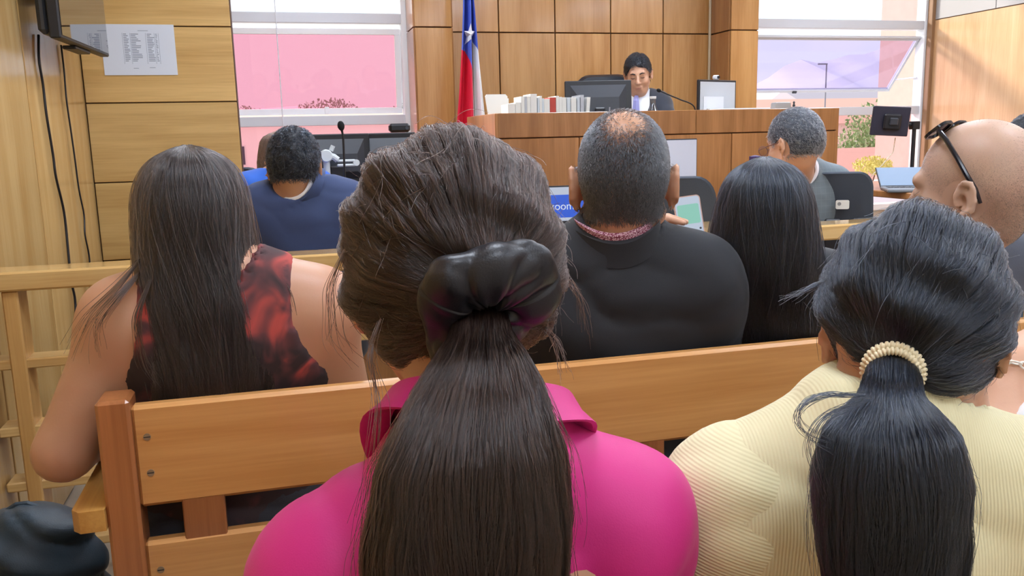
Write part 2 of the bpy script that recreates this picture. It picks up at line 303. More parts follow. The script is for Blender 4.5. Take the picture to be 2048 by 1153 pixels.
# ------------------------------------------------------------------ outside
def outside():
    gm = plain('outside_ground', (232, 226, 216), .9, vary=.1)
    struct(MB().box((-260, 6.6, -5.2), (420, 900, -5.0)).build('ground', gm))
    hm = plain('hazy_hill', (218, 214, 228), 1, vary=.04)  # distance haze is painted in: base colour paled towards the sky
    def ridge(nm, x0, x1, y, hs, label, dy):
        n = len(hs); m = MB(); xs = [x0+(x1-x0)*i/(n-1) for i in range(n)]
        m.add([(x, y+dy, -5) for x in xs]+[(x, y+dy*.5, -5+(h+5)*.55+4*math.sin(i*2.1)) for i, (x, h) in enumerate(zip(xs, hs))]+[(x, y, h) for x, h in zip(xs, hs)]+[(x, y-dy, -5) for x in xs],
              [(r*n+i, r*n+i+1, (r+1)*n+i+1, (r+1)*n+i) for r in range(3) for i in range(n-1)])
        tag(m.build(nm, hm, smooth=True), label, 'hill')
    # mountain seen in the lavender window
    mx = [(250, 22), (330, 30), (380, 36), (427, 45), (467, 63), (493, 61), (530, 70), (568, 82), (650, 95), (760, 92), (900, 60)]; gx = np.linspace(250, 900, 40)
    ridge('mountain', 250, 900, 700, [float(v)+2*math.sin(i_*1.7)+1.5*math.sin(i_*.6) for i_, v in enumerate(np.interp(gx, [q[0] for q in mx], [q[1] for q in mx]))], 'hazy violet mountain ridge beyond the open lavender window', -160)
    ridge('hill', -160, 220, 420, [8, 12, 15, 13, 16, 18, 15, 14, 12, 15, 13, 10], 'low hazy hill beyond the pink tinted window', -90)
    def house(nm, c, sx, sy, h, wall, roof, label, pitch=1.3, wins=3):
        t = thing(nm, label, 'building', (c[0], c[1], -5))
        MB().box((-sx/2, -sy/2, 0), (sx/2, sy/2, h)).build('wall', plain('house_%s' % wall[0], wall[1], .9), t)
        e = .4
        MB().prism([(-sy/2-e, h), (sy/2+e, h), (0, h+pitch)], 'X', -sx/2-e, sx/2+e).build('roof', plain('roof_%s' % roof[0], roof[1], .9), t)
        for i in range(wins):
            x = -sx/2+sx*(i+.5)/wins
            wn = MB().box((x-.55, -sy/2-.05, h-2.6), (x+.55, -sy/2+.02, h-1.3), .01).build('window', plain('house_frame', (230, 226, 220), .6), t)
            MB().box((x-.47, -sy/2-.07, h-2.52), (x+.47, -sy/2-.04, h-1.38)).build('pane', plain('house_pane', (74, 72, 84), .2), wn)
    house('house', (0.5, 60), 26, 6, 7.4, ('cream', (244, 236, 230)), ('clay', (222, 184, 172)), 'pale house with dark windows seen low through the pink glass', .9, 9)
    house('house', (-17, 82), 20, 8, 7.2, ('rose', (236, 218, 212)), ('clay', (222, 184, 172)), 'long pale house behind, at left of the pink window', 1.5, 5)
    house('house', (26, 80), 18, 8, 7.6, ('sand', (238, 224, 212)), ('clay', (222, 184, 172)), 'sand coloured house far beyond the pink window, at its right', 1.6, 4)
    house('house', (44, 60), 26, 10, 6.6, ('pinkish', (222, 190, 180)), ('terracotta', (206, 160, 146)), 'long pink house with flat pitched roof beyond the lavender sash', 2.0, 6)
    house('house', (62, 82), 18, 10, 8.2, ('pale', (230, 220, 216)), ('grey', (168, 160, 170)), 'pale house with grey roof, far beyond the lavender sash', 2.2, 4)
    house('shed', (14.2, 18), 6.5, 5, 3.4, ('blush', (224, 190, 180)), ('slate', (152, 146, 156)), 'blush shed with slate roof low behind the wall monitor', 1.2, 3)
    house('shed', (19.5, 24), 8, 5, 4.6, ('pinkish', (222, 190, 180)), ('terracotta', (206, 160, 146)), 'pink shed with terracotta roof, outside the lower right pane', 1.0, 3)
    # wing of the same building, seen through the right window
    wg = thing('building_wing', 'plain blush-coloured building wing at right edge of the right window', 'building', (9.9, 10.4, -5))
    MB().box((-.15, 0, 0), (4.0, 2.0, 13)).build('wall', plain('wing_render', (196, 160, 152), .9, vary=.03), wg)
    MB().box((-.22, -.1, 8.6), (4.05, 2.1, 8.8), .02).build('ledge', plain('wing_ledge', (238, 222, 212), .9), wg)
    lp = thing('lamp_post', 'thin street lamp post rising before the mountain', 'lamp post', (26.8, 38, -5))
    MB().tube([(0, 0, 0), (0, 0, 9.4)], .035, 8).build('pole', plain('lamp_metal', (120, 118, 130), .5), lp)
    MB().box((-.5, -.04, 9.38), (.05, .04, 9.45), .02).build('arm', plain('lamp_metal', (120, 118, 130), .5), lp)
    lf = {}
    def tree(nm, c, h, r, rgb, label, n=240, leaf=.32):
        t = thing(nm, label, 'tree' if h > 2 else 'shrub', c)
        MB().tube([(0, 0, 0), (.05, 0, h*.45), (0, .05, h*.8)], [.12*h/4, .09*h/4, .04*h/4], 7).build('trunk', plain('bark', (96, 78, 64), .9), t)
        m = MB(); rr = random.Random(len(label)*7+int(c[0]*10))
        for _ in range(n):
            d = Vector((rr.gauss(0, 1), rr.gauss(0, 1), rr.gauss(0, 1))).normalized()*(rr.random()**.4)
            p = Vector((d.x*r, d.y*r, h*.72+d.z*h*.34)); q = rotm(rr.uniform(0, 6), rr.uniform(0, 6), rr.uniform(0, 6)).to_3x3(); s = leaf*rr.uniform(.6, 1.2)
            m.add([p+q @ Vector(v) for v in ((-s, 0, 0), (0, -s*.5, .1*s), (s, 0, 0), (0, s*.5, .1*s))], [(0, 1, 2, 3)])
        fo = m.build('foliage', plain('leaf_%d_%d_%d' % rgb, rgb, .7, vary=.25), t); fo['kind'] = 'stuff'
    for i, (x, y, h, r, s) in enumerate(((-3.5, 96, 9.6, 4.2, 'left'), (6.0, 100, 10.4, 5.0, 'middle'), (15.5, 96, 9.9, 4.4, 'right'))):
        tree('tree', (x, y, -5), h, r, (170, 164, 156), 'dark round tree on the skyline of the pink window, %s one' % s, 3600, .2)  # leaf colour lightened and greyed to paint in distance haze
    tree('tree', (24.5, 31.5, -5), 7.0, 1.3, (104, 138, 82), 'slim green tree under the open lavender sash', 1300, .11)
    tree('yellow_shrub', (7.05, 9.0, .52), .34, .24, (212, 206, 112), 'yellow-green shrub outside, below the wall monitor', 1000, .02)
    tree('tree', (34.5, 45, -5), 7.0, 1.6, (150, 166, 120), 'small pale green tree far behind the wall monitor', 1300, .13)
    tt = MB().box((5.9, 8.2, -5), (9.6, 10.0, .52)).build('terrace', plain('terrace_white', (240, 238, 236), .9)); tag(tt, 'white terrace block under the yellow-green shrub', 'terrace')
outside()
# ================================================================== FURNITURE AND THINGS
# ------------------------------------------------------------------ television on the left wall
def tv():
    a = atX(122, 76, -.66); yn = a[1]; zb = a[2]; wd = .66; ht = .42
    t = thing('television', 'black flat television hung high on the left wall', 'television', (-.66, yn, zb))
    t.rotation_euler = (0, 0, math.radians(-3))
    MB().box((-.035, 0, 0), (0, wd, ht), .004).build('bezel', BLK, t)
    MB().box((-.001, .014, .012), (.002, wd-.014, ht-.014)).build('screen', plain('tv_screen', (22, 22, 26), .03, coat=1), t)
    MB().box((-.075, .015, .015), (-.035, wd*.8, ht), .015).build('back_cover', DGREY, t)
    MB().box((-.125, .16, .16), (-.07, .42, .36), .006).build('wall_bracket', BLK, t)
    MB().box((-.06, wd*.35, -.012), (-.015, wd*.65, .001), .003).build('speaker_bar', BLK, t)
    return t
tv()
def hang(name, pix, label, r=.0045):
    pts = []
    for i, (x, y) in enumerate(pix):
        p = atX(x, y, XL+.008); pts.append(p)
    # smooth by Catmull-Rom
    out = []
    for i in range(len(pts)-1):
        p0, p1, p2, p3 = pts[max(i-1, 0)], pts[i], pts[i+1], pts[min(i+2, len(pts)-1)]
        for k in range(6):
            t = k/6; out.append(.5*((2*p1)+(-p0+p2)*t+(2*p0-5*p1+4*p2-p3)*t*t+(-p0+3*p1-3*p2+p3)*t**3))
    out.append(pts[-1])
    tag(MB().tube(out, r, 8).build(name, BLK, smooth=True), label, 'cable')
hang('cable', [(77, 70), (78, 120), (86, 170), (93, 230), (106, 310), (112, 355), (128, 425), (136, 500), (142, 560), (150, 600), (152, 660), (150, 720)], 'thick black cable hanging down left wall from the television, left one')
hang('cable', [(122, 90), (128, 140), (133, 200), (143, 270), (150, 320), (158, 380), (168, 430), (170, 470), (179, 520), (181, 600)], 'thin black cable hanging down left wall near the corner', .0035)
# notice sheet on the return wall
def notice():
    a = atY(199, 48, 4.148); b = atY(356, 150, 4.148)
    t = thing('notice_sheet', 'white printed list taped to the wall beside the television', 'paper', (a[0], 4.1475, b[2]))
    W, H = b[0]-a[0], a[2]-b[2]
    MB().box((0, -.001, 0), (W, .0, H)).build('sheet', plain('paper_white', (226, 234, 246), .7), t)
    ink = plain('grey_ink', (150, 160, 178), .8); m = MB(); r = random.Random(3)
    for i in range(17):
        z = H*(.80-.033*i)
        m.box((W*.30, -.0014, z), (W*(.31+r.uniform(.02, .07)), -.001, z+H*.016))
        m.box((W*.40, -.0014, z), (W*(.46+r.uniform(.0, .08)), -.001, z+H*.016))
        m.box((W*.62, -.0014, z), (W*(.66+r.uniform(.0, .06)), -.001, z+H*.016))
        m.box((W*.735, -.0014, z), (W*(.745+r.uniform(.0, .02)), -.001, z+H*.016))
    for x in (.285, .39, .6, .72, .775): m.box((W*x, -.0014, H*.22), (W*(x+.004), -.001, H*.83))
    m.box((W*.5, -.0014, H*.87), (W*.64, -.001, H*.88))
    m.box((W*.40, -.0014, H*.13), (W*.47, -.001, H*.14)); m.box((W*.62, -.0014, H*.14), (W*.70, -.001, H*.15))
    p = m.build('printed_table', ink, t); p['kind'] = 'stuff'
notice()

# ------------------------------------------------------------------ public benches
def bench(y, x0, x1, label, z_top=.83):
    t = thing('bench', label, 'bench', (x0, y, 0)); L = x1-x0
    for i, x in enumerate((0, L-.05)):
        MB().box((x, -.012, 0), (x+.048, .055, z_top+.014), .005).build('post', W_POST, t, origin=(x, 0, 0))
        MB().box((x, .36, 0), (x+.048, .42, .64), .005).build('post', W_POST, t, origin=(x, .36, 0))
        ax = x-.048 if i == 0 else x+.048
        m = MB().prism([(ax+u, v) for u, v in ([(0, -.006), (.012, -.02), (.048, -.02), (.048, .42), (.012, .42), (0, .40)])], 'Z', .645, .679)
        m.build('armrest', W_ARM, t, origin=(ax, 0, .66))
    b1 = MB().box((.046, 0, .666), (L-.05, .026, z_top), .006).build('back_board', W_BENCH, t, origin=(.05, 0, .75))
    b2 = MB().box((.046, 0, .44), (L-.05, .026, .608), .006).build('back_board', W_BENCH, t, origin=(.05, 0, .52))
    n = max(2, int(round(L/.62)))
    for i in range(n):
        x = .107+i*(L-.25)/(n-1)
        MB().box((x, .002, .5), (x+.064, .022, .80), .002).build('back_slat', W_POST, t, origin=(x, 0, .6))
        for b, zz in (((b1, (.78, .722)), (b2, (.56, .50))) if i in (0, n-1) else ()):
            for z in zz:
                xx = .021+.046 if i == 0 else x+.03
                sc = MB().lathe([(.0056, 0), (.0056, .0016)], 12, M=rotm(PI/2, 0, 0)).build('screw', plain('dull_screw', (156, 138, 112), .45, .5), b); sc.location = Vector((xx, -.0002, z))-b.location
                MB().box((-.0048, -.0021, -.0007), (.0048, -.0015, .0007)).build('slot', BLK, sc)
    for k in range(3):
        MB().box((.0, .05+k*.125, .415), (L, .165+k*.125, .445), .006).build('seat_board', W_BENCH, t, origin=(0, .1+k*.125, .43))
    return t
bench(1.35, -.288, 2.25, 'wooden bench with slotted screws, in front of the pink blouse')
bench(.46, -.60, 1.75, 'wooden bench on which the pink blouse and cream shirt women sit', .80)

# ------------------------------------------------------------------ barrier rail between public and court
def barrier():
    t = thing('barrier_rail', 'pale wooden barrier rail between the public benches and the court', 'railing', (0, 2.5, 0))
    x0, x1 = XL+.004, XR-.01
    MB().box((x0, 0, .845), (x1, .12, .898), .006).build('cap_rail', W_RAILX, t, origin=(0, 0, .87))
    xs = [-.735, -.487, .06, .60, 1.14, 1.68, 2.22, 2.76, 3.3, 3.84, 4.4, 5.1]
    for x in xs: MB().box((x-.0, .015, 0), (x+.04, .105, .845), .004).build('post', W_RAILZ, t, origin=(x, .06, .4))
    for z in (.655, .465, .305, .12):
        MB().box((x0, .02, z-.028), (x1, .10, z), .004).build('ledge', W_RAILX, t, origin=(0, .05, z))
barrier()

# ------------------------------------------------------------------ judge's desk and platform
struct(MB().box((.9, 4.56, 0), (3.55, YB, .46), .005).build('platform', plain('platform_carpet', (96, 84, 76), .9, bump=(90, .2))))
def judge_desk():
    X0, X1, Y0, Y1, T = 1.157, 3.262, 4.5, 5.2, 1.345
    t = thing('judge_desk', 'long raised wooden judge desk with panelled front', 'desk', (X0, Y0, 0))
    xs = [X0, 1.62, 2.09, 2.56, X1]
    MB().box((X0+.01, Y0+.012, 0), (X1-.01, Y0+.035, T-.01)).build('carcass', SEAM, t).location = (-X0, -Y0, 0)
    def part(nm, lo, hi, mat, c=.003):
        ctr = (np.array(lo)+np.array(hi))/2; o = MB().box(lo, hi, c).build(nm, mat, t, origin=ctr); o.location = Vector(ctr)-Vector((X0, Y0, 0)); return o
    xt = [X0, 2.33, X1]
    for i in range(2): part('front_panel', (xt[i]+.001, Y0, 1.213), (xt[i+1]-.001, Y0+.014, T), W_DESK)
    for i in range(4): part('front_panel', (xs[i]+.002, Y0, .02), (xs[i+1]-.002, Y0+.014, 1.207), W_DESK)
    part('side_panel', (X0-.014, Y0+.002, .02), (X0+.006, Y1, T), W_DESK); part('side_panel', (X1-.006, Y0+.002, .02), (X1+.014, Y1, T), W_DESK)
    part('worktop', (X0+.006, Y0+.035, 1.20), (X1-.006, Y1, 1.232), W_RAILX)
    return t
judge_desk()
WT = 1.2325      # worktop height
# row of books
ORD = ['first', 'second', 'third', 'fourth', 'fifth', 'sixth', 'seventh', 'eighth', 'ninth', 'tenth', 'eleventh', 'twelfth', 'thirteenth', 'fourteenth', 'fifteenth', 'sixteenth', 'seventeenth', 'eighteenth', 'nineteenth', 'twentieth', 'twenty-first', 'twenty-second']
books = [(1016, 1031, 208, 0), (1031, 1042, 205, 0), (1042, 1049, 193, 0), (1049, 1054, 193, 2), (1054, 1061, 193, 0), (1061, 1074, 188, 0), (1075, 1079, 196, 1), (1079, 1084, 192, 0), (1084, 1088, 197, 1), (1088, 1100, 198, 0), (1100, 1112, 195, 3), (1112, 1118, 192, 0), (1118, 1124, 194, 0), (1124, 1133, 195, 0), (1134, 1141, 195, 1), (1142, 1153, 195, 0), (1154, 1160, 194, 1), (1161, 1168, 190, 2), (1169, 1176, 194, 0)]
bcol = [('white', (232, 232, 226)), ('pale blue', (206, 216, 222)), ('light grey', (186, 190, 196)), ('red', (190, 70, 58))]
def book(x, y, z, wd, dp, ht, col, label, rot=0, lean=0):
    t = thing('book', label, 'book', (x, y, z), rot, 'books standing in a row on the judge desk'); t.rotation_euler = (0, lean, rot)
    c = plain('book_'+col[0].replace(' ', '_'), col[1], .6, vary=.05); k = .0018
    m = MB().box((0, 0, 0), (wd, .003, ht), .0008).box((0, .003, 0), (k, dp, ht)).box((wd-k, .003, 0), (wd, dp, ht))
    m.build('cover', c, t)
    MB().box((k, .003, .002), (wd-k, dp-.004, ht-.003)).build('page_block', plain('book_pages', (240, 234, 218), .8), t)
for i, (a, b_, top, ci) in enumerate(books):
    p = atY(a, top, 4.60); q = atY(b_, top, 4.60); wdt = (q[0]-p[0])*.96; ht = p[2]-WT
    col = bcol[ci]
    book(p[0], 4.60, WT, wdt, .15, ht, col, '%s book, %s from the flag in the row on the judge desk' % (col[0], ORD[i]), 0, .08 if i == 18 else 0)
def doc_holder():
    a = atY(974, 189, 4.93)
    t = thing('document_rack', 'white tilted document rack beside the flag on the judge desk', 'rack', (a[0]+.02, 4.93, WT))
    Hh = a[2]-WT; wd = .115
    pm = plain('rack_white', (232, 234, 232), .4)
    m = MB().prism([(0, 0), (wd, 0), (wd-.012, Hh-.012), (wd-.024, Hh), (-.022, Hh), (-.03, Hh-.01)], 'Y', 0, .012); m.build('face', pm, t)
    MB().prism([(.012, 0), (.15, 0), (.012, Hh*.9)], 'X', 0, .01).build('side', pm, t)
    MB().prism([(.012, 0), (.15, 0), (.012, Hh*.9)], 'X', wd-.012, wd-.002).build('side', pm, t)
    for kk in range(5): MB().box((.01, -.0012, .03+kk*.012), (.018, 0, .036+kk*.012)).build('mark', GREY_ALU, t)
doc_holder()

def monitor(loc, rz, w, h, label, tilt=0, stand=True, sc=None, name='monitor', drop=.12):
    """flat monitor; its back faces -Y in local space, loc is the centre of the panel foot"""
    t = thing(name, label, 'monitor', loc, rz)
    s = bpy.data.objects.new('display', None); COL.objects.link(s); s.parent = t; s.location = (0, 0, drop); s.rotation_euler = (tilt, 0, 0)
    MB().box((-w/2, 0, 0), (w/2, .02, h), .004).build('bezel', BLK, s)
    MB().box((-w/2+.012, .0195, .018), (w/2-.012, .021, h-.012)).build('screen', sc or plain('dark_screen', (30, 34, 40), .1), s)
    m = MB(); m.add([(-w*.42, 0, .03), (w*.42, 0, .03), (w*.42, 0, h*.9), (-w*.42, 0, h*.9), (-w*.3, -.028, .06), (w*.3, -.028, .06), (w*.3, -.028, h*.62), (-w*.3, -.028, h*.62)], [(0, 1, 5, 4), (1, 2, 6, 5), (2, 3, 7, 6), (3, 0, 4, 7), (4, 5, 6, 7)])
    m.build('back_cover', DGREY, s)
    if stand:
        MB().box((-.03, -.05, 0.01), (.03, -.03, drop+h*.4), .006).build('stand_neck', BLK, t)
        MB().lathe([(.10, 0), (.105, .006), (.09, .014), (.03, .018)], 20, (0, -.02, 0)).build('stand_foot', BLK, t)
    return t
# judge's monitor, seen from behind
a = atY(1141, 163, 4.85); b = atY(1253, 158, 4.85)
monitor(((a[0]+b[0])/2, 4.85, WT), math.radians(-12), .40, .27, 'black monitor seen from behind, before the judge', math.radians(-6), True, drop=a[2]-WT-.262)
# monitor with webcam at the right end of the judge's desk
def side_monitor():
    p = atY(1430, 222, 4.85); sc = plain('pale_reflecting_screen', (200, 206, 212), .12)
    t = monitor((p[0], 4.85, WT), math.radians(62), .34, .23, 'monitor with a webcam on top, at right end of the judge desk', 0, True, sc, drop=.07)
    t.rotation_euler = (0, 0, math.radians(200)); 
    cm = MB().box((-.022, -.012, 0), (.022, .02, .028), .008).build('webcam', GREY_ALU, t); cm.location = (0, 0, .302)
    MB().lathe([(.009, 0), (.009, .01)], 12, M=rotm(-PI/2, 0, 0)).build('lens', BLK, cm).location = (0, .018, .014)
    MB().box((-.05, .0225, .075), (.13, .024, .20)).build('paper_note', plain('note_white', (226, 228, 230), .7), t)
side_monitor()
def gooseneck(base, pts, label, ball=.017, cat='microphone'):
    t = thing('microphone', label, cat, base)
    B = Vector(base); pts = [Vector(p)-B for p in pts]
    MB().lathe([(.05, 0), (.052, .01), (.045, .022), (.012, .028)], 20).build('base', BLK, t, smooth=True)
    out = []
    for i in range(len(pts)-1):
        p0, p1, p2, p3 = pts[max(i-1, 0)], pts[i], pts[i+1], pts[min(i+2, len(pts)-1)]
        for k in range(6):
            u = k/6; out.append(.5*((2*p1)+(-p0+p2)*u+(2*p0-5*p1+4*p2-p3)*u*u+(-p0+3*p1-3*p2+p3)*u**3))
    out.append(pts[-1]); MB().tube(out, .0042, 8).build('gooseneck', BLK, t, smooth=True)
    d = (out[-1]-out[-3]).normalized(); M = Matrix.Translation(out[-1]) @ d.to_track_quat('Z', 'Y').to_matrix().to_4x4()
    prof = [(.004, -.006)]+[(ball*math.sin(PI*k/9)*(1 if k > 4 else .82+.045*k)+.001, 1.5*ball*(1-math.cos(PI*k/9))) for k in range(1, 9)]+[(.001, 3*ball)]
    MB().lathe(prof, 14, M=M).build('foam_windscreen', plain('foam_black', (20, 20, 22), .95, bump=(300, .4)), t, smooth=True)
    return t
p = atY(1390, 214, 4.78); e = atY(1322, 183, 4.78)
gooseneck((p[0], 4.78, WT), [(p[0], 4.78, WT+.02), (p[0]-.005, 4.78, p[2]+.0), (p[0]-.10, 4.78, p[2]+.045), tuple(atY(1345, 193, 4.78)), tuple(e)], 'thin gooseneck microphone bent toward the judge', .010)
sp = thing('silver_bell', 'small silver desk bell at foot of the judge microphone', 'bell', (p[0]+.055, 4.72, WT))
MB().lathe([(.03, 0), (.03, .006), (.006, .008), (.006, .07)], 16).build('base', CHROME, sp, smooth=True)
MB().lathe([(.032, .07), (.03, .085), (.022, .105), (.008, .115), (.006, .125)], 16).build('dome', CHROME, sp, smooth=True)
def bottle():
    p = atY(1306, 197, 4.66); t = thing('water_bottle', 'clear wide-shouldered water carafe before the judge tie', 'bottle', (p[0], 4.66, WT))
    h = p[2]-WT; g = glass('carafe_glass', (.90, .92, .94), .16)
    MB().lathe([(.036, 0), (.038, .01), (.038, h*.48), (.034, h*.58), (.016, h*.80), (.014, h*.90), (.017, h)], 20).build('body', g, t, smooth=True)
    MB().lathe([(.034, .004), (.034, h*.44)], 20).build('water', plain('water', (196, 180, 160), .05), t)
    MB().lathe([(.018, h-.002), (.019, h+.006), (.0185, h+.012)], 16).build('rim', plain('rim_white', (236, 238, 240), .2), t)
bottle()
def stapler_bits():
    p = atY(1218, 218, 4.62); t = thing('pen_stand', 'small white pen stand before the judge monitor', 'pen stand', (p[0], 4.62, WT))
    MB().lathe([(.016, 0), (.016, .04), (.012, .07)], 14).build('cup', plain('rim_white', (236, 238, 240), .2), t)
    MB().tube([(0, 0, .05), (.004, 0, p[2]-WT+.01)], .004, 8).build('pen', plain('pen_grey', (150, 150, 160), .4), t)
    p = atY(1566, 206, 4.75); t = thing('plastic_box', 'grey rounded box at right end of the judge desk, before the window', 'box', (p[0], 4.75, WT))
    q = atY(1567, 206, 4.75)[2]-WT
    MB().prism([(-.065, 0), (.065, 0), (.056, q), (-.052, q)], 'Y', 0, .05).build('case', plain('box_grey', (180, 176, 176), .5), t)
    MB().box((-.05, .0, q), (.05, .05, q+.004), .002).build('lid', GREY_ALU, t)
    p = atY(1588, 205, 4.70); t = thing('figurine', 'tiny dark figurine on the judge desk near the window', 'figurine', (p[0], 4.70, WT))
    MB().lathe([(.012, 0), (.012, .01), (.005, .02), (.005, p[2]-WT-.03), (.009, p[2]-WT-.02), (.004, p[2]-WT-.005)], 10).build('stem', BLK, t)
    MB().lathe([(.002, 0), (.008, .008), (.002, .016)], 10, (0, 0, p[2]-WT-.008)).build('head', DGREY, t)
    p = atY(1500, 216, 4.6); tag(MB().box((p[0]-.18, 4.62, WT), (p[0]+.15, 4.80, p[2]+.0), .003).build('paper_stack', plain('paper_white', (226, 234, 246), .7)), 'low stack of white papers on the judge desk beside the monitor', 'paper')
stapler_bits()

# ------------------------------------------------------------------ flag
def flag():
    Y = 5.45; tp = atY(935, -120, Y); x0 = tp[0]
    t = thing('flag', 'red, white and blue flag with a star, hanging in folds on a pole', 'flag', (x0, Y, .46))
    gold = plain('brass', (190, 160, 90), .3, 1)
    MB().lathe([(.14, 0), (.14, .02), (.05, .04), (.02, .10)], 20).build('base', plain('dark_wood', (80, 52, 34), .4), t)
    MB().tube([(0, 0, .05), (0, 0, tp[2]-.46+.02)], .012, 10).build('pole', plain('pole_wood', (120, 84, 52), .4), t)
    MB().lathe([(.013, 0), (.02, .03), (.004, .09)], 12, (0, 0, tp[2]-.44)).build('finial', gold, t)
    zt = tp[2]-.46; red = plain('flag_red', (214, 24, 58), .7); blue = plain('flag_blue', (74, 98, 196), .7); wht = plain('flag_white', (236, 236, 238), .7)
    lp = [(925, -120), (922, 0), (919, 90), (914, 180), (908, 260), (905, 330)]; rp = [(943, -120), (945, 0), (955, 95), (964, 180), (970, 240), (974, 330)]; mp = [(934, -120), (938, 0), (940, 110), (943, 190), (945, 250), (946, 330)]
    def edge(pl, z):
        P = [atY(x, y, Y) for x, y in pl]; zs = [p_[2] for p_ in P][::-1]; xs = [p_[0] for p_ in P][::-1]
        return float(np.interp(z, zs, xs))
    def surf(uu, z, off=0):
        l, m, r = edge(lp, z), edge(mp, z), edge(rp, z)
        x = l+(m-l)*uu*2 if uu < .5 else m+(r-m)*(uu*2-1)
        fall = min(1, (tp[2]-z)/.5+.15)
        y = Y-.035*fall*math.sin(uu*PI*5+.5+2*(tp[2]-z)*.5)-.02-.02*fall-off
        return (x-x0, y-Y, z-.46)
    zb = atY(940, 330, Y)[2]; zblue = atY(940, 122, Y)[2]; zbl2 = atY(955, 100, Y)[2]
    def patch(nm, u0, u1, za, zb_, mat): MB().grid(lambda i, j: surf(u0+(u1-u0)*i, (za(u0+(u1-u0)*i) if callable(za) else za)*(1-j)+(zb_(u0+(u1-u0)*i) if callable(zb_) else zb_)*j), 24, 40).build(nm, mat, t, smooth=True)
    bb = lambda u_: zblue+(.06 if u_ < .25 else .06-.12*(u_-.25)/.25) if u_ <= .5 else zbl2+.10-.16*(u_-.5)*2
    patch('blue_canton', 0, 1, tp[2], bb, blue); patch('red_band', 0, .5, bb, zb, red); patch('white_band', .5, 1, bb, zb, wht)
    z5 = atY(936, 72, Y)[2]; s = MB(); pts = []
    for k in range(10):
        a_ = PI/2+k*PI/5; r_ = 1 if k % 2 == 0 else .42
        pts.append(surf(.42+.34*r_*math.cos(a_), z5+.068*r_*math.sin(a_), .012))
    c_ = surf(.42, z5, .012); s.add(pts+[c_], [(k, (k+1) % 10, 10) for k in range(10)]); s.build('star', wht, t)
flag()

# ------------------------------------------------------------------ office chairs
def office_chair(loc, rz, label, w=.44, top=1.0, h=.5, mat=None, sticker=False, rect=.09, arms=True, taper=.8):
    """faces +Y in local space; the back is at -Y"""
    t = thing('office_chair', label, 'chair', loc, rz); mat = mat or plain('chair_fabric', (58, 66, 78), .75, bump=(300, .2))
    m = MB(); n = 12
    for k, (yy, sc) in enumerate(((-.03, .93), (-.022, 1.0), (.02, 1.0), (.045, .9))):
        for (u, v) in rrect(w, h, rect, 6):
            f = taper+(1-taper)*(1-(v+h/2)/h); bow = .05*(u/(w/2))**2
            m.v.append((u*sc*f, yy+bow-.04*(v/h), top-h/2+v*(1-(1-sc)*.5)))
    L_ = len(rrect(w, h, rect, 6))
    for k in range(3): m.f += [(k*L_+i, k*L_+(i+1) % L_, (k+1)*L_+(i+1) % L_, (k+1)*L_+i) for i in range(L_)]
    m.f += [tuple(range(L_))[::-1], tuple(3*L_+i for i in range(L_))]
    m.build('backrest', mat, t, smooth=True).location = (0, -.24, 0)
    sz = max(.40, top-h-.06)
    MB().prism(rrect(.46, .44, .07, 4, 0, .0), 'Z', sz, sz+.07).build('seat', mat, t, smooth=True)
    MB().box((-.03, -.30, sz-.02), (.03, -.27, top-h*.6), .006).build('back_support', BLK, t)
    MB().box((-.03, -.30, sz-.03), (.03, 0, sz), .006).build('seat_bracket', BLK, t)
    MB().tube([(0, 0, .08), (0, 0, sz)], .025, 12).build('gas_lift', CHROME, t)
    for k in range(5):
        a_ = 2*PI*k/5+.3; lg = MB().tube([(0, 0, .10), (.27*math.cos(a_), .27*math.sin(a_), .07)], [.024, .015], 8).build('leg', BLK, t)
        MB().lathe([(.024, -.012), (.026, 0), (.024, .012)], 12, M=Matrix.Translation((.27*math.cos(a_), .27*math.sin(a_), .027)) @ Matrix.Rotation(a_, 4, 'Z') @ Matrix.Rotation(PI/2, 4, 'X')).build('caster', BLK, lg)
    if arms:
        for sgn in (-1, 1):
            MB().tube([(sgn*.24, -.05, sz+.02), (sgn*.275, -.04, sz+.18)], .014, 8).build('arm_post', BLK, t)
            MB().box((sgn*.275-.03, -.16, sz+.18), (sgn*.275+.03, .10, sz+.205), .01).build('armrest', BLK, t)
    if sticker:
        s = MB().prism(rrect(.05, .035, .006, 3), 'Y', -.003, 0).build('sticker', plain('sticker_white', (232, 232, 226), .5), t); s.location = (.035, -.272, top-.125)
        MB().lathe([(.007, 0), (.007, .001)], 14, M=rotm(PI/2, 0, 0)).build('logo', plain('sticker_grey', (150, 150, 150), .5), s).location = (-.012, -.003, .003)
    return t
PLAT = .0
a = atY(1672, 347, 2.90)
office_chair((a[0]+.105, 2.90+.22, PLAT), math.radians(-28), 'black office chair with a white sticker, behind the grey-suited man', .34, a[2]+.005, .30, None, True, .06, False, .88)
a = atY(1352, 356, 2.95)
office_chair((a[0]+.07, 2.95+.23, PLAT), math.radians(-18), 'black office chair partly hidden by the balding man', .36, a[2]+.005, .32, None, False, .09, False, .85)
a = atY(1213, 141, 5.5)
LEATHER = plain('black_leather', (38, 44, 54), .3, bump=(120, .15))
office_chair((a[0]+.07, 5.66, .46), PI+math.radians(-15), 'high-backed black leather chair of the judge', .50, a[2]-.46, .62, LEATHER, False, .13, True, .86)
a = atY(516, 333, 4.6)
ch = office_chair((a[0]+.02, 4.75, 0), math.radians(-20), 'dark office chair by the pink window, behind the blue jumper', .24, a[2], .34, None, False, .1, False)

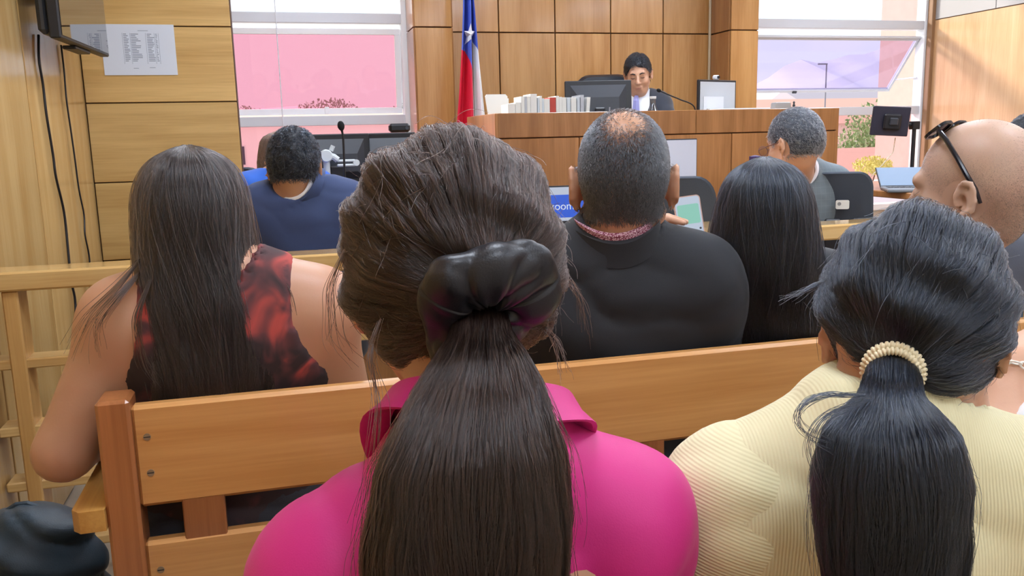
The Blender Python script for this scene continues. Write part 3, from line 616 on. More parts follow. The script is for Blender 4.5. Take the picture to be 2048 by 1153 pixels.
# ------------------------------------------------------------------ left counsel table
def table(loc, sx, sy, top, label, mat, paneled=True, name='desk'):
    t = thing(name, label, 'desk', loc)
    MB().box((0, 0, top-.03), (sx, sy, top), .004).build('top', mat, t, origin=(0, 0, top))
    for x in (.03, sx-.07):
        for y in (.03, sy-.07): MB().box((x, y, 0), (x+.04, y+.04, top-.03), .003).build('leg', mat, t)
    if paneled: MB().box((.07, .035, .25), (sx-.07, .053, top-.03), .003).build('front_panel', mat, t)
    return t
LT = .965
table((-.13, 3.22, 0), 1.22, .75, LT, 'wooden desk with two monitors beside the pink window', W_DESK)
# two monitors, back to the viewer
pa = atY(672, 268, 3.62); 
m1 = monitor((atY(668, 300, 3.62)[0], 3.62, LT), math.radians(6), .30, .215, 'black monitor on the left desk, nearest the blue jumper', 0, True, drop=pa[2]-LT-.215)
m2 = monitor((atY(762, 300, 3.66)[0], 3.66, LT), math.radians(-8), .30, .215, 'black monitor on the left desk, nearest the wooden pilaster', 0, True, drop=pa[2]-LT-.215)
def monitor_arm():
    p = atY(652, 312, 3.55); t = thing('screen_support', 'pale grey jointed screen support clamped to the left desk', 'monitor stand', (p[0], 3.55, LT))
    g = plain('arm_grey', (206, 214, 218), .35); z = p[2]-LT
    MB().lathe([(.03, 0), (.03, .02), (.014, .025), (.014, z-.02)], 14).build('column', g, t)
    MB().lathe([(.022, -.02), (.026, -.012), (.026, .012), (.022, .02)], 16, M=Matrix.Translation((.0, -.01, z)) @ Matrix.Rotation(PI/2, 4, 'X')).build('joint', g, t, smooth=True)
    q = atY(688, 326, 3.55); z2 = q[2]-LT
    MB().tube([(0, -.012, z+.004), (.03, -.014, z-.005), (.045, -.015, z2+.012)], .013, 10).build('link', g, t, smooth=True)
    MB().box((.04, -.024, z2+.004), (.115, -.006, z2+.014), .004).build('lower_arm', g, t); MB().box((.04, -.024, z2-.014), (.115, -.006, z2-.004), .004).build('lower_arm', g, t)
    MB().lathe([(.013, -.012), (.013, .012)], 14, M=Matrix.Translation((.118, -.014, z2)) @ Matrix.Rotation(PI/2, 4, 'X')).build('joint', g, t)
    MB().tube([(.02, -.012, z+.02), (.03, -.012, z+.04)], .009, 10).build('knob', g, t)
monitor_arm()
p0 = atY(690, 360, 3.34); p1 = atY(684, 262, 3.34)
gooseneck((p0[0]+.002, 3.34, LT), [(p0[0]+.002, 3.34, LT+.02), (p0[0], 3.34, LT+.12), tuple(p1+np.array([.003, 0, -.04])), tuple(p1)], 'upright gooseneck microphone with black foam, before the pink window', .0125)
p = atY(800, 256, 3.7)
bx_ = thing('speaker_box', 'small black camera box above the left desk monitors', 'camera', (p[0], 3.70, pa[2]+.001))
MB().box((-.045, 0, 0), (.045, .05, p[2]-pa[2]+.018), .01).build('case', BLK, bx_); MB().lathe([(.008, 0), (.008, .004)], 10, M=rotm(PI/2, 0, 0)).build('lens', DGREY, bx_).location = (.03, 0, .018)
p = atY(664, 376, 3.26)
cp = thing('cup', 'small teal cup on the sunlit left desk', 'cup', (p[0]+.01, 3.28, LT)); tl = plain('teal_plastic', (30, 150, 140), .4)
MB().lathe([(.022, 0), (.026, .03), (.027, .048), (.024, .049), (.022, .006)], 18).build('body', tl, cp, smooth=True)
MB().tube([(.026, 0, .04), (.040, 0, .036), (.040, 0, .016), (.025, 0, .012)], .0035, 8).build('handle', tl, cp, smooth=True)
p = atY(700, 380, 3.3); tag(MB().box((p[0]-.02, 3.24, LT), (p[0]+.20, 3.42, LT+.012), .002).build('paper_stack', plain('paper_white', (226, 234, 246), .7)), 'sunlit sheaf of paper on the left desk beside the teal cup', 'paper')

# ------------------------------------------------------------------ centre table with laptop
CT = .885
table((.80, 2.70, 0), 1.0, .42, CT, 'pale desk behind the barrier, carrying the open laptop', W_RAILX)
def laptop(loc, rz, w, h, label, screen, lean=.25):
    t = thing('laptop', label, 'laptop', loc, rz)
    MB().box((-w/2, -.22, 0), (w/2, 0, .014), .004).build('base', plain('laptop_grey', (120, 124, 130), .35), t)
    kb = MB()
    for i in range(12):
        for j in range(4): kb.box((-w/2+.02+i*(w-.04)/12, -.10+j*.02, .014), (-w/2+.02+(i+.86)*(w-.04)/12, -.10+j*.02+.016, .0155))
    kb.build('keyboard', BLK, t)['kind'] = 'stuff'
    lid = bpy.data.objects.new('lid', None); COL.objects.link(lid); lid.parent = t; lid.location = (0, 0, .012); lid.rotation_euler = (-lean, 0, 0)
    MB().box((-w/2, 0, 0), (w/2, .007, h), .003).build('bezel', BLK, lid)
    MB().box((-w/2+.006, -.0012, .012), (w/2-.006, 0, h-.006)).build('screen', screen, lid)
    return t, lid
a = atY(1168, 376, 2.98); z0 = CT+.001
lw = .26; lt, lid = laptop((a[0]-lw/2+.006, 2.98, CT), math.radians(-6), lw, a[2]-CT, 'open laptop showing a blue video call logo screen', emit('screen_white', (206, 216, 236), .75), .1)
hh = a[2]-CT
MB().box((-lw/2+.012, -.0022, .024), (lw/2-.009, -.0012, hh-.034)).build('blue_window', emit('screen_blue', (52, 100, 226), .8), lid)
text_mesh('zoom', .040, emit('screen_text', (225, 235, 255), .85), lid, Matrix.Translation((.038, -.0026, hh*.46)) @ Matrix.Rotation(PI/2, 4, 'X'))
tag(MB().box((.93, 2.72, CT), (1.17, 2.90, CT+.004), .001).build('paper_sheet', plain('paper_white', (226, 234, 246), .7)), 'white paper lying before the blue-screened laptop', 'paper')
# white framed display leaning against the judge's desk
def display_board():
    a = atY(1322, 279, 4.30); b = atY(1394, 358, 4.30); t = thing('display_screen', 'upright display with pale screen standing before the judge desk', 'display', ((a[0]+b[0])/2, 4.30, 0))
    w2 = (b[0]-a[0]); zt = a[2]; w_ = .36
    ob = bpy.data.objects.new('panel', None); COL.objects.link(ob); ob.parent = t; ob.location = (w2/2-w_/2, 0, zt-.30)
    MB().box((-w_/2, 0, 0), (w_/2, .03, .30), .004).build('bezel', BLK, ob)
    MB().box((-w_/2+.006, -.0015, .012), (w_/2-.006, 0, .294)).build('screen', plain('pale_screen', (214, 216, 228), .15), ob)
    MB().box((-.025, .03, .1), (.025, .06, zt-.1), .006).build('stand_post', BLK, t); MB().box((-.2, -.15, 0), (.2, .2, .02), .006).build('stand_foot', BLK, t)
display_board()
# ------------------------------------------------------------------ right counsel table, laptop, monitor on pole
RT = .94
table((2.62, 3.05, 0), 1.6, .85, RT, 'reddish wooden desk by the right window, carrying a laptop', W_DESK)
a = atY(1786, 351, 3.24)
lp2, lid2 = laptop((a[0]+.165, 3.24, RT-.13), math.radians(-30), .33, .2, 'open laptop on the right desk beside the bald man', plain('blue_grey_screen', (112, 134, 160), .5), .35)
lp2.location = (a[0]+.16, 3.26, RT)
lid2.rotation_euler = (-1.15, 0, 0)
def pole_monitor():
    p = atY(1774, 243, 4.05); t = thing('pole_monitor', 'black monitor seen from behind on a tall pole by the right window', 'monitor', (atY(1826, 300, 4.05)[0], 4.05, 0))
    px = t.location.x; w_, h_ = .195, .158
    d = bpy.data.objects.new('display', None); COL.objects.link(d); d.parent = t; d.location = (p[0]-px, -.03, p[2]); d.rotation_euler = (math.radians(4), math.radians(4), math.radians(-24))
    MB().box((-w_/2, 0, -h_/2), (w_/2, .022, h_/2), .004).build('bezel', plain('violet_black_plastic', (40, 40, 58), .4), d)
    MB().box((-w_/2+.01, .021, -h_/2+.01), (w_/2-.01, .0235, h_/2-.01)).build('screen', plain('dark_screen', (30, 34, 40), .1), d)
    MB().box((-.04, -.025, -.045), (.05, .001, .04), .008).build('mount_plate', BLK, d); MB().box((-.012, -.04, -.02), (.03, -.02, .02), .005).build('mount_joint', DGREY, d)
    top = atY(1828, 250, 4.05)[2]
    MB().tube([(0, 0, 0), (0, 0, top)], .011, 10).build('pole', BLK, t); MB().lathe([(.16, 0), (.16, .015), (.02, .03)], 20).build('base', BLK, t)
    MB().box((-.022, -.022, top-.025), (.022, .022, top+.02), .004).build('clamp', BLK, t)
    MB().tube([(0, 0, top), (p[0]-px+.02, .012, p[2]-.01)], .009, 8).build('arm', BLK, t)
    MB().tube([(p[0]-px+.06, .0, p[2]-.09), (p[0]-px+.05, .0, p[2]-.17), (p[0]-px-.02, 0, p[2]-.24), (p[0]-px-.07, .02, p[2]-.30)], .003, 6).build('cable', plain('cable_cream', (220, 206, 180), .6), t)
pole_monitor()
p = atY(1972, 256, 2.95)
gooseneck((p[0]-.05, 3.1, RT), [(p[0]-.05, 3.1, RT+.02), (p[0]-.04, 3.06, RT+.12), (p[0]-.01, 2.97, p[2]-.02), (p[0], 2.95, p[2])], 'gooseneck microphone rising above the bald head', .0115)

# ------------------------------------------------------------------ backpack on the floor
# ================================================================== PEOPLE: implicit-surface bodies
class Grid:
    """rectilinear signed-distance grid, polygonised with surface nets"""
    def __init__(s, xs, ys, zs):
        s.ax = [np.asarray(a, np.float32) for a in (xs, ys, zs)]; s.D = np.full([len(a) for a in s.ax], .25, np.float32)
    def sub(s, lo, hi):
        sl = []; A = []
        for i in range(3):
            a = max(0, int(np.searchsorted(s.ax[i], lo[i]))-1); b = min(len(s.ax[i]), int(np.searchsorted(s.ax[i], hi[i]))+1)
            if b <= a: return None, None
            sl.append(slice(a, b)); sh = [1, 1, 1]; sh[i] = b-a; A.append(s.ax[i][a:b].reshape(sh))
        return tuple(sl), A
    def put(s, sl, d, k, op):
        c = s.D[sl]
        if op == 'u':
            if k <= 0: s.D[sl] = np.minimum(c, d); return
            h = np.clip(.5+.5*(c-d)/k, 0, 1); s.D[sl] = c*(1-h)+d*h-k*h*(1-h)
        elif op == 's':
            d = -d; k = max(k, 1e-4); h = np.clip(.5-.5*(c-d)/k, 0, 1); s.D[sl] = c*(1-h)+d*h+k*h*(1-h)
    def ell(s, c, r, R=None, k=.02, op='u'):
        c = np.asarray(c, float); r = np.asarray(r, float)*np.ones(3); m = max(r)+k+.04
        sl, A = s.sub(c-m, c+m)
        if sl is None: return
        X, Y, Z = A[0]-np.float32(c[0]), A[1]-np.float32(c[1]), A[2]-np.float32(c[2])
        if R is None: U = (X, Y, Z)
        else: R = np.asarray(R); U = [X*np.float32(R[0, i])+Y*np.float32(R[1, i])+Z*np.float32(R[2, i]) for i in range(3)]
        q = sum((U[i]/np.float32(r[i]))**2 for i in range(3)); q2 = sum((U[i]/np.float32(r[i]**2))**2 for i in range(3))
        k0 = np.sqrt(q); d = k0*(k0-1)/np.sqrt(q2+1e-12)
        s.put(sl, d, k, op)
    def cap(s, a, b, ra, rb, k=.02, sq=None, op='u'):
        """tapered capsule; sq = per-axis squash"""
        a = np.asarray(a, float); b = np.asarray(b, float); S = np.ones(3) if sq is None else np.asarray(sq, float)
        m = max(ra, rb)*max(1, S.max())+k+.04
        sl, A = s.sub(np.minimum(a, b)-m, np.maximum(a, b)+m)
        if sl is None: return
        a_ = a/S; ab = b/S-a_; L2 = float(ab @ ab)+1e-12
        P = [A[i]/np.float32(S[i])-np.float32(a_[i]) for i in range(3)]
        t = np.clip(sum(P[i]*np.float32(ab[i]) for i in range(3))/np.float32(L2), 0, 1)
        d = np.sqrt(sum((P[i]-t*np.float32(ab[i]))**2 for i in range(3)))-(ra+(rb-ra)*t)
        s.put(sl, d*np.float32(S.min() if S.min() < 1 else 1), k, op)
    def full(s): return [a.reshape([-1 if i == j else 1 for j in range(3)]) for i, a in enumerate(s.ax)]
    def clip(s, fn, k=.0):
        """keep only where fn(X,Y,Z) < 0"""
        X, Y, Z = s.full(); d = fn(X, Y, Z); c = s.D
        s.D = np.maximum(c, np.broadcast_to(d, c.shape)).astype(np.float32)
    def warp(s, fn):
        X, Y, Z = s.full(); s.D = (s.D+np.broadcast_to(fn(X, Y, Z), s.D.shape)).astype(np.float32)
    def mesh(s, name, smooth=2):
        D = s.D.copy()
        for i in range(3):
            ix = [slice(None)]*3; ix[i] = 0; D[tuple(ix)] = .25; ix[i] = -1; D[tuple(ix)] = .25
        ins = D < 0; n = D.shape
        corners = [(i, j, k) for i in (0, 1) for j in (0, 1) for k in (0, 1)]
        cnt = sum(ins[i:n[0]-1+i, j:n[1]-1+j, k:n[2]-1+k].astype(np.int8) for i, j, k in corners)
        act = np.argwhere((cnt > 0) & (cnt < 8)); N = len(act)
        if N == 0: return bpy.data.meshes.new(name)
        idm = np.full([m-1 for m in n], -1, np.int64); idm[act[:, 0], act[:, 1], act[:, 2]] = np.arange(N)
        vals = {c: D[act[:, 0]+c[0], act[:, 1]+c[1], act[:, 2]+c[2]] for c in corners}
        acc = np.zeros((N, 3)); num = np.zeros(N)
        for c in corners:
            for axi in range(3):
                if c[axi] == 1: continue
                c2 = list(c); c2[axi] = 1; v0, v1 = vals[c], vals[tuple(c2)]; x = (v0 < 0) != (v1 < 0)
                t = np.where(x, v0/np.where(v0-v1 == 0, 1, v0-v1), 0)
                pt = np.tile(np.array(c, float), (N, 1)); pt[:, axi] = t
                acc += pt*x[:, None]; num += x
        P = act+acc/num[:, None]
        V = np.stack([np.interp(P[:, i], np.arange(n[i]), s.ax[i]) for i in range(3)], 1)
        F = []
        for axi in range(3):
            o1, o2 = [(1, 2), (2, 0), (0, 1)][axi]
            a0 = [slice(None)]*3; a1 = [slice(None)]*3; a0[axi] = slice(0, n[axi]-1); a1[axi] = slice(1, n[axi])
            e = np.argwhere(ins[tuple(a0)] != ins[tuple(a1)])
            e = e[(e[:, o1] > 0) & (e[:, o2] > 0) & (e[:, o1] < n[o1]-1) & (e[:, o2] < n[o2]-1)]
            flip = ins[e[:, 0], e[:, 1], e[:, 2]]
            def cid(d1, d2):
                q = e.copy(); q[:, o1] -= d1; q[:, o2] -= d2; return idm[q[:, 0], q[:, 1], q[:, 2]]
            q = np.stack([cid(1, 1), cid(0, 1), cid(0, 0), cid(1, 0)], 1)
            q[~flip] = q[~flip][:, ::-1]; F.append(q)
        F = np.concatenate(F); F = F[(F >= 0).all(1)]
        ed = np.concatenate([F[:, [i, (i+1) % 4]] for i in range(4)])
        for _ in range(smooth):
            S = np.zeros_like(V); c = np.zeros(N); np.add.at(S, ed[:, 0], V[ed[:, 1]]); np.add.at(c, ed[:, 0], 1)
            V = np.where(c[:, None] > 0, .5*V+.5*S/np.maximum(c, 1)[:, None], V)
        me = bpy.data.meshes.new(name); me.vertices.add(N); me.vertices.foreach_set('co', V.astype(np.float32).ravel())
        me.loops.add(len(F)*4); me.loops.foreach_set('vertex_index', F.astype(np.int32).ravel())
        me.polygons.add(len(F)); me.polygons.foreach_set('loop_start', np.arange(0, len(F)*4, 4, dtype=np.int32))
        me.polygons.foreach_set('use_smooth', np.ones(len(F), bool)); me.update(calc_edges=True); me.validate()
        return me
def axis(lo, hi, coarse, zones):
    """axis samples: coarse step with finer zones [(a,b,step)]"""
    out = [lo]
    while out[-1] < hi:
        x = out[-1]; st = coarse
        for a, b, h in zones:
            if a-coarse <= x <= b: st = min(st, h)
        out.append(x+st)
    return out
def Rz(a): c, s = math.cos(a), math.sin(a); return np.array([[c, -s, 0], [s, c, 0], [0, 0, 1]])
def Rx(a): c, s = math.cos(a), math.sin(a); return np.array([[1, 0, 0], [0, c, -s], [0, s, c]])
def Ry(a): c, s = math.cos(a), math.sin(a); return np.array([[c, 0, s], [0, 1, 0], [-s, 0, c]])
def skin_mat(name, rgb, rough=.45, red=(190, 110, 90)):
    if name in MATS: return MATS[name]
    m, nt, b = new_mat(name); N = nt.nodes; L = nt.links
    tc = N.new('ShaderNodeTexCoord'); n = N.new('ShaderNodeTexNoise'); n.inputs['Scale'].default_value = 14; n.inputs['Detail'].default_value = 6; L.new(tc.outputs['Object'], n.inputs['Vector'])
    r = N.new('ShaderNodeValToRGB'); c = lin(rgb); c2 = [.86*c[i]+.14*lin(red)[i] for i in range(3)]
    r.color_ramp.elements[0].position = .35; r.color_ramp.elements[1].position = .68; r.color_ramp.elements[0].color = (*c2, 1); r.color_ramp.elements[1].color = (*c, 1)
    L.new(n.outputs['Fac'], r.inputs[0]); L.new(r.outputs[0], b.inputs['Base Color']); b.inputs['Roughness'].default_value = rough
    b.inputs['Subsurface Weight'].default_value = .12; b.inputs['Subsurface Radius'].default_value = (.012, .005, .003); b.inputs['Subsurface Scale'].default_value = 1.0
    n3 = N.new('ShaderNodeTexNoise'); n3.inputs['Scale'].default_value = 260; L.new(tc.outputs['Object'], n3.inputs['Vector'])
    bp = N.new('ShaderNodeBump'); bp.inputs['Strength'].default_value = .12; bp.inputs['Distance'].default_value = .001; L.new(n3.outputs['Fac'], bp.inputs['Height']); L.new(bp.outputs[0], b.inputs['Normal'])
    MATS[name] = m; return m
def hair_mat(name, dark, light, rough=.22, coat=.34):
    """strand colour runs from dark to light (linear) by a random number per strand"""
    if name in MATS: return MATS[name]
    m = bpy.data.materials.new(name); m.use_nodes = True; nt = m.node_tree; nt.nodes.remove(nt.nodes['Principled BSDF'])
    h = nt.nodes.new('ShaderNodeBsdfHairPrincipled'); h.model = 'CHIANG'; h.parametrization = 'COLOR'
    hi = nt.nodes.new('ShaderNodeHairInfo'); r = nt.nodes.new('ShaderNodeValToRGB'); e = r.color_ramp.elements
    e[0].color = (*dark, 1); e[0].position = .35; e[1].color = (*light, 1); e[1].position = 1.0; nt.links.new(hi.outputs['Random'], r.inputs[0]); nt.links.new(r.outputs[0], h.inputs['Color'])
    h.inputs['Roughness'].default_value = rough; h.inputs['Radial Roughness'].default_value = .35; h.inputs['Coat'].default_value = coat; h.inputs['Random Roughness'].default_value = .3
    nt.links.new(h.outputs[0], nt.nodes['Material Output'].inputs['Surface']); MATS[name] = m; return m
BROWN_H = ((.0065, .0038, .0033), (.046, .027, .021)); BLACK_H = ((.0030, .0040, .0064), (.019, .024, .036)); DKBROWN_H = ((.006, .0048, .005), (.040, .030, .027)); GRIZ_H = ((.010, .011, .013), (.085, .09, .10)); GREY_H = ((.05, .055, .065), (.32, .34, .36)); AUB_H = ((.05, .025, .018), (.14, .075, .055))
def base_hair_mat(name, rgb, rough=.45):
    """mass of hair under the single strands: dark with fine streaks"""
    return plain(name, rgb, rough, bump=(90, .5), vary=.35, spec=.4)
def strands(name, P, r0, r1, mat, parent):
    """P: (N,K,3) points -> one hair-curves object"""
    P = np.asarray(P, np.float32); N, K, _ = P.shape
    hc = bpy.data.hair_curves.new(name); hc.add_curves([K]*N)
    hc.attributes['position'].data.foreach_set('vector', P.ravel())
    ra = hc.attributes.get('radius') or hc.attributes.new('radius', 'FLOAT', 'POINT')
    t = np.linspace(0, 1, K); rr = r0+(r1-r0)*np.clip((t-.5)*2, 0, 1)
    ra.data.foreach_set('value', np.tile(rr, N).astype(np.float32))
    hc.materials.append(mat)
    o = bpy.data.objects.new(name, hc); COL.objects.link(o); o.parent = parent; o['kind'] = 'stuff'
    return o
nrg = np.random.default_rng(11)
def wob(t, f, ph): return np.sin(t*f+ph)

class Person:
    def __init__(s, label, loc, yaw, skin, cat='person'):
        s.root = thing('person', label, cat, loc, yaw); s.loc = np.array(loc, float); s.yaw = yaw; s.R = Rz(yaw); s.skin = skin
    def L(s, p): return s.R.T @ (np.asarray(p, float)-s.loc)        # world -> local
    def pose(s, head, hyaw=0, hpitch=0, hroll=0, hs=1.0, sw=.175, sz=None, sy=None, bulk=1.0, elbow=(None, None), wrist=(None, None), seat=.45, tilt=0, slope=0, ears=1.0, female=False, lean=.02, neck=1.0, foot=.0):
        """head: ear-level centre, local; angles relative to the body"""
        s.hc = np.array(head, float); s.Rh = Rz(hyaw) @ Rx(hpitch) @ Ry(hroll); s.hs = hs; s.bulk = bulk; s.ears = ears; s.female = female; s.nk = neck
        s.sz = sz if sz is not None else s.hc[2]-.215; s.sy = sy if sy is not None else s.hc[1]-.045; s.sw = sw; s.foot = foot
        cx = s.hc[0]*.75
        s.neckb = np.array([cx, s.sy+.005, s.sz+.035]); s.sh = [np.array([cx-sw, s.sy, s.sz-.02-slope+tilt]), np.array([cx+sw, s.sy, s.sz-.02-slope-tilt])]
        s.chest = np.array([cx*.9, s.sy+.02, s.sz-.13]); s.waist = np.array([cx*.5, s.sy*.6+.02, seat+.20]); s.pel = np.array([0, .02, seat+.10]); s.seat = seat
        s.el = [np.array(e, float) if e is not None else s.sh[i]+np.array([(-1, 1)[i]*.045, .08, -.27]) for i, e in enumerate(elbow)]
        s.wr = [np.array(e, float) if e is not None else np.array([(-1, 1)[i]*.10, s.sy+.34, seat+.17]) for i, e in enumerate(wrist)]
        return s
    def H(s, p): return s.hc+s.Rh @ (np.asarray(p, float)*s.hs)
    def grid(s, lo_z=0.0, fine=.007, coarse=.02, hand=None, front=.62, wide=.34, tall=None):
        h = s.hc; top = tall or (h[2]+.17)
        xz = [(h[0]-.13, h[0]+.13, fine), (-wide, wide, fine*1.6)]; yz = [(h[1]-.15, h[1]+.16, fine), (s.sy-.2, s.sy+.25, fine*1.6)]; zz = [(s.sz-.10, top, fine), (s.sz-.42, top, fine*1.6)]
        if hand is not None:
            for z_, c in zip((xz, yz, zz), hand): z_.append((c-.075, c+.075, .0035))
        xs = [p[0] for p in s.el+s.wr]+([hand[0]] if hand is not None else []); ys = [p[1] for p in s.el+s.wr]+([hand[1]] if hand is not None else [])
        return Grid(axis(min(-wide, min(xs)-.1), max(wide, max(xs)+.1), coarse, xz), axis(min(s.sy-.22, h[1]-.2), max(front, max(ys)+.12), coarse, yz), axis(lo_z, top, coarse, zz))
    def torso(s, g, off=0.0, k=.05):
        b = s.bulk; q = (1, .66, 1)
        g.cap(s.pel, s.waist, .165*b+off, .135*b+off, k, q); g.cap(s.waist, s.chest, .135*b+off, .150*b+off, k, q)
        sw = s.sw; c = s.chest
        u0 = s.sh[0]*.66+s.neckb*.34+np.array([0, 0, -.055]); u1 = s.sh[1]*.66+s.neckb*.34+np.array([0, 0, -.055])
        g.cap(u0, u1, .078*b+off, .078*b+off, k, (1, .85, 1))
        for i in (0, 1):
            g.cap(s.neckb+np.array([0, 0, .005]), s.sh[i]+np.array([0, 0, .004]), .046*b+off, .046*b+off, .05)
            g.ell(s.sh[i]+np.array([0, 0, -.015]), (.058*b+off), None, .04)
        if s.female:
            for i in (-1, 1): g.ell(c+np.array([i*.075, .085, -.04]), .06+off, None, .05)
    def arms(s, g, off=0.0, fore=True, upto=1.0, puff=0.0, which=(0, 1)):
        b = s.bulk
        for i in which:
            e = s.sh[i]+(s.el[i]-s.sh[i])*upto
            g.cap(s.sh[i]+np.array([0, 0, -.012]), e, (.053+puff)*b+off, (.053+(.041-.053)*upto+puff*.5)*b+off, .03)
            if fore and upto >= 1: g.cap(s.el[i], s.wr[i], .040*b+off, .027*b+off, .02)
    def legs(s, g, off=0.0):
        for i in (-1, 1):
            kn = np.array([i*.10, .46, s.seat+.08]); an = np.array([i*.10, .46, s.foot+.09])
            g.cap(s.pel+np.array([i*.08, 0, 0]), kn, .088+off, .062+off, .04); g.cap(kn, an, .056+off, .04+off, .03); g.cap(an+np.array([0, 0, -.03]), an+np.array([0, .14, -.055]), .038+off, .03+off, .02)
    def hand(s, g, i, R=None, curl=.6, k=.006):
        """hand at wrist i: palm and five fingers; R columns: x across the palm (towards the thumb), y along the fingers, z out of the back"""
        w = s.wr[i]
        if R is None:
            d = s.wr[i]-s.el[i]; d = d/np.linalg.norm(d); z = np.array([0, 0, 1.]); z = z-d*(z @ d); z /= np.linalg.norm(z); R = np.stack([np.cross(d, z)*(1 if i == 0 else -1), d, z], 1)
        T = lambda p: w+R @ np.asarray(p, float)
        g.ell(T((0, .045, 0)), (.040, .052, .017), R, .012); g.cap(w, T((0, .02, 0)), .026, .024, .015)
        for j, (x, l) in enumerate(((.028, .072), (.009, .080), (-.010, .075), (-.028, .058))):
            p0 = T((x, .082, .002)); p1 = T((x*1.05, .082+l*.45*math.cos(curl*.5), -l*.45*math.sin(curl*.5))); p2 = T((x*1.05, .082+l*(.45*math.cos(curl*.5)+.55*math.cos(curl*1.6)), -l*(.45*math.sin(curl*.5)+.55*math.sin(curl*1.6))))
            g.cap(p0, p1, .0095, .0085, k); g.cap(p1, p2, .0085, .0072, .003)
        g.cap(T((.022, .02, -.004)), T((.050, .050, -.014)), .014, .0105, .008); g.cap(T((.050, .050, -.014)), T((.050, .082, -.024)), .010, .0085, .003)
    def head(s, g):
        H, Rh, q = s.H, s.Rh, s.hs; S = lambda *r: np.array(r)*q
        f = .93 if s.female else 1.0
        g.ell(H((0, -.014, .036)), S(.0765, .098, .092), Rh, 0); g.ell(H((0, -.05, .0)), S(.066, .055, .06), Rh, .03)
        g.ell(H((0, .026, -.030)), S(.064*f, .066, .078), Rh, .03); g.ell(H((0, .052, -.090)), S(.034*f, .034, .026), Rh, .035)
        for i in (-1, 1):
            g.ell(H((i*.038, .055, -.028)), S(.028, .030, .028), Rh, .02); g.cap(H((i*.058*f, .0, -.055)), H((i*.026*f, .055, -.096)), .018*q, .018*q, .025)
        g.cap(H((-.036, .078, .034)), H((.036, .078, .034)), .012*q, .012*q, .018)
        for i in (-1, 1): g.ell(H((i*.031, .104, .010)), S(.017, .018, .012), Rh, .010, 's')
        g.cap(H((0, .090, .022)), H((0, .116, -.022)), .008*q, .0115*q, .012); 
        for i in (-1, 1): g.ell(H((i*.012, .104, -.026)), S(.009, .011, .008), Rh, .006)
        for i in (-1, 1): g.ell(H((i*.031, .0785, .010)), S(.0125, .0125, .0115), Rh, .003)
        g.cap(H((-.018, .090, -.055)), H((.018, .090, -.055)), .0065*q, .0065*q, .008); g.cap(H((-.015, .089, -.066)), H((.015, .089, -.066)), .0075*q, .0075*q, .008)
        g.cap(H((-.022, .1005, -.0605)), H((.022, .1005, -.0605)), .003*q, .003*q, .003, None, 's')
        if s.ears > 0:
            e = s.ears
            for i in (-1, 1):
                C = np.array([i*.074, -.012, -.006]); out = .019*e
                pts = []
                for a in np.linspace(-.4, 4.6, 9):      # helix from front-top round the back to the lobe
                    y, z = math.cos(a), math.sin(a)
                    pts.append(C+np.array([i*(out*(.55 if y > .3 else 1.0)-.002), -.002+.016*y-.005*(z > 0)*z, .027*z+.002])*np.array([1, e, e]))
                for a, b in zip(pts[:-1], pts[1:]): g.cap(H(a), H(b), .0054*q, .0054*q, .003)
                g.ell(H(C+np.array([i*out*.40, -.004, 0])), S(.009, .0155*e, .026*e), Rh @ Rz(i*.35), .005)
                g.ell(H(C+np.array([i*out*.55, .003, -.029*e])), S(.006, .009*e, .010*e), Rh, .006)
                g.ell(H(C+np.array([i*(out*.80), .003, -.004])), S(.011, .0085*e, .014*e), Rh, .003, 's')
        g.cap(H((0, -.024, -.045)), s.neckb+np.array([0, .004, -.03]), .054*s.nk*(.92 if s.female else 1), .060*s.nk*(.92 if s.female else 1), .03)
    def body(s, hands=(True, True), legs=True, fine=.007, hand_fine=None, hand_R=(None, None), curl=(.6, .6), **kw):
        g = s.grid(0.0, fine, hand=hand_fine, **kw)
        s.torso(g); s.arms(g)
        if legs: s.legs(g)
        s.head(g)
        for i in (0, 1):
            if hands[i]: s.hand(g, i, hand_R[i], curl[i])
        me = g.mesh('body', 1); s.bo = link('body', me, s.skin, s.root)
        return s.bo
    def neck_cut(s, g, r=.062, up=.0):
        d = s.H((0, -.024, -.045))-s.neckb; d /= np.linalg.norm(d)
        g.cap(s.neckb+d*(.012+up), s.neckb+d*.20, r, r+.03, .004, None, 's')
    def garment(s, name, mat, off=.014, sleeves=1.0, fore=True, puff=0.0, legs=False, fold=None, cut=None, fine=.008, neckr=.064, neck_up=0.0, k=.05, zlo=None, smooth=2, stand=0.0):
        g = s.grid(max(0, s.seat-.08) if zlo is None else zlo, fine, coarse=.02, front=.3 if not legs else .62, tall=s.hc[2]-.02)
        s.torso(g, off, k)
        if sleeves > 0: s.arms(g, off, fore, sleeves, puff)
        if stand:
            d = s.H((0, -.024, -.045))-s.neckb; d /= np.linalg.norm(d); g.cap(s.neckb-d*.02, s.neckb+d*stand, .064*s.nk+off, .056*s.nk+off, .035)
        if cut: g.clip(cut)
        if fold: g.warp(fold)
        s.neck_cut(g, neckr, neck_up)
        if sleeves >= 1 and fore:      # open the cuffs so that hands come out
            pass
        return link(name, g.mesh(name, smooth), mat, s.root)
    def collar(s, name, mat, r=.066, h=.035, fold=.03, flare=.02, zb=.02, drop=.05, gap=.9, thick=.004, ry=1.0, roll=0.0, side=.018):
        """folded collar round the neck: open at the front by 'gap' rad"""
        d = s.H((0, -.024, -.045))-s.neckb; d /= np.linalg.norm(d); c = s.neckb+d*zb; d = Ry(roll) @ d
        X = np.array([1., 0, 0]); X = X-d*(X @ d); X /= np.linalg.norm(X); Yv = np.cross(d, X)
        m = MB(); n = 40
        rows = [(r-.001, 0), (r-.003, h), (r+.002, h+.003), (r+.006+thick, h), (r+flare*.55+thick, h-fold*.55), (r+flare+thick, h-fold), (r+flare, h-fold-.001), (r+.004, h-.012)]
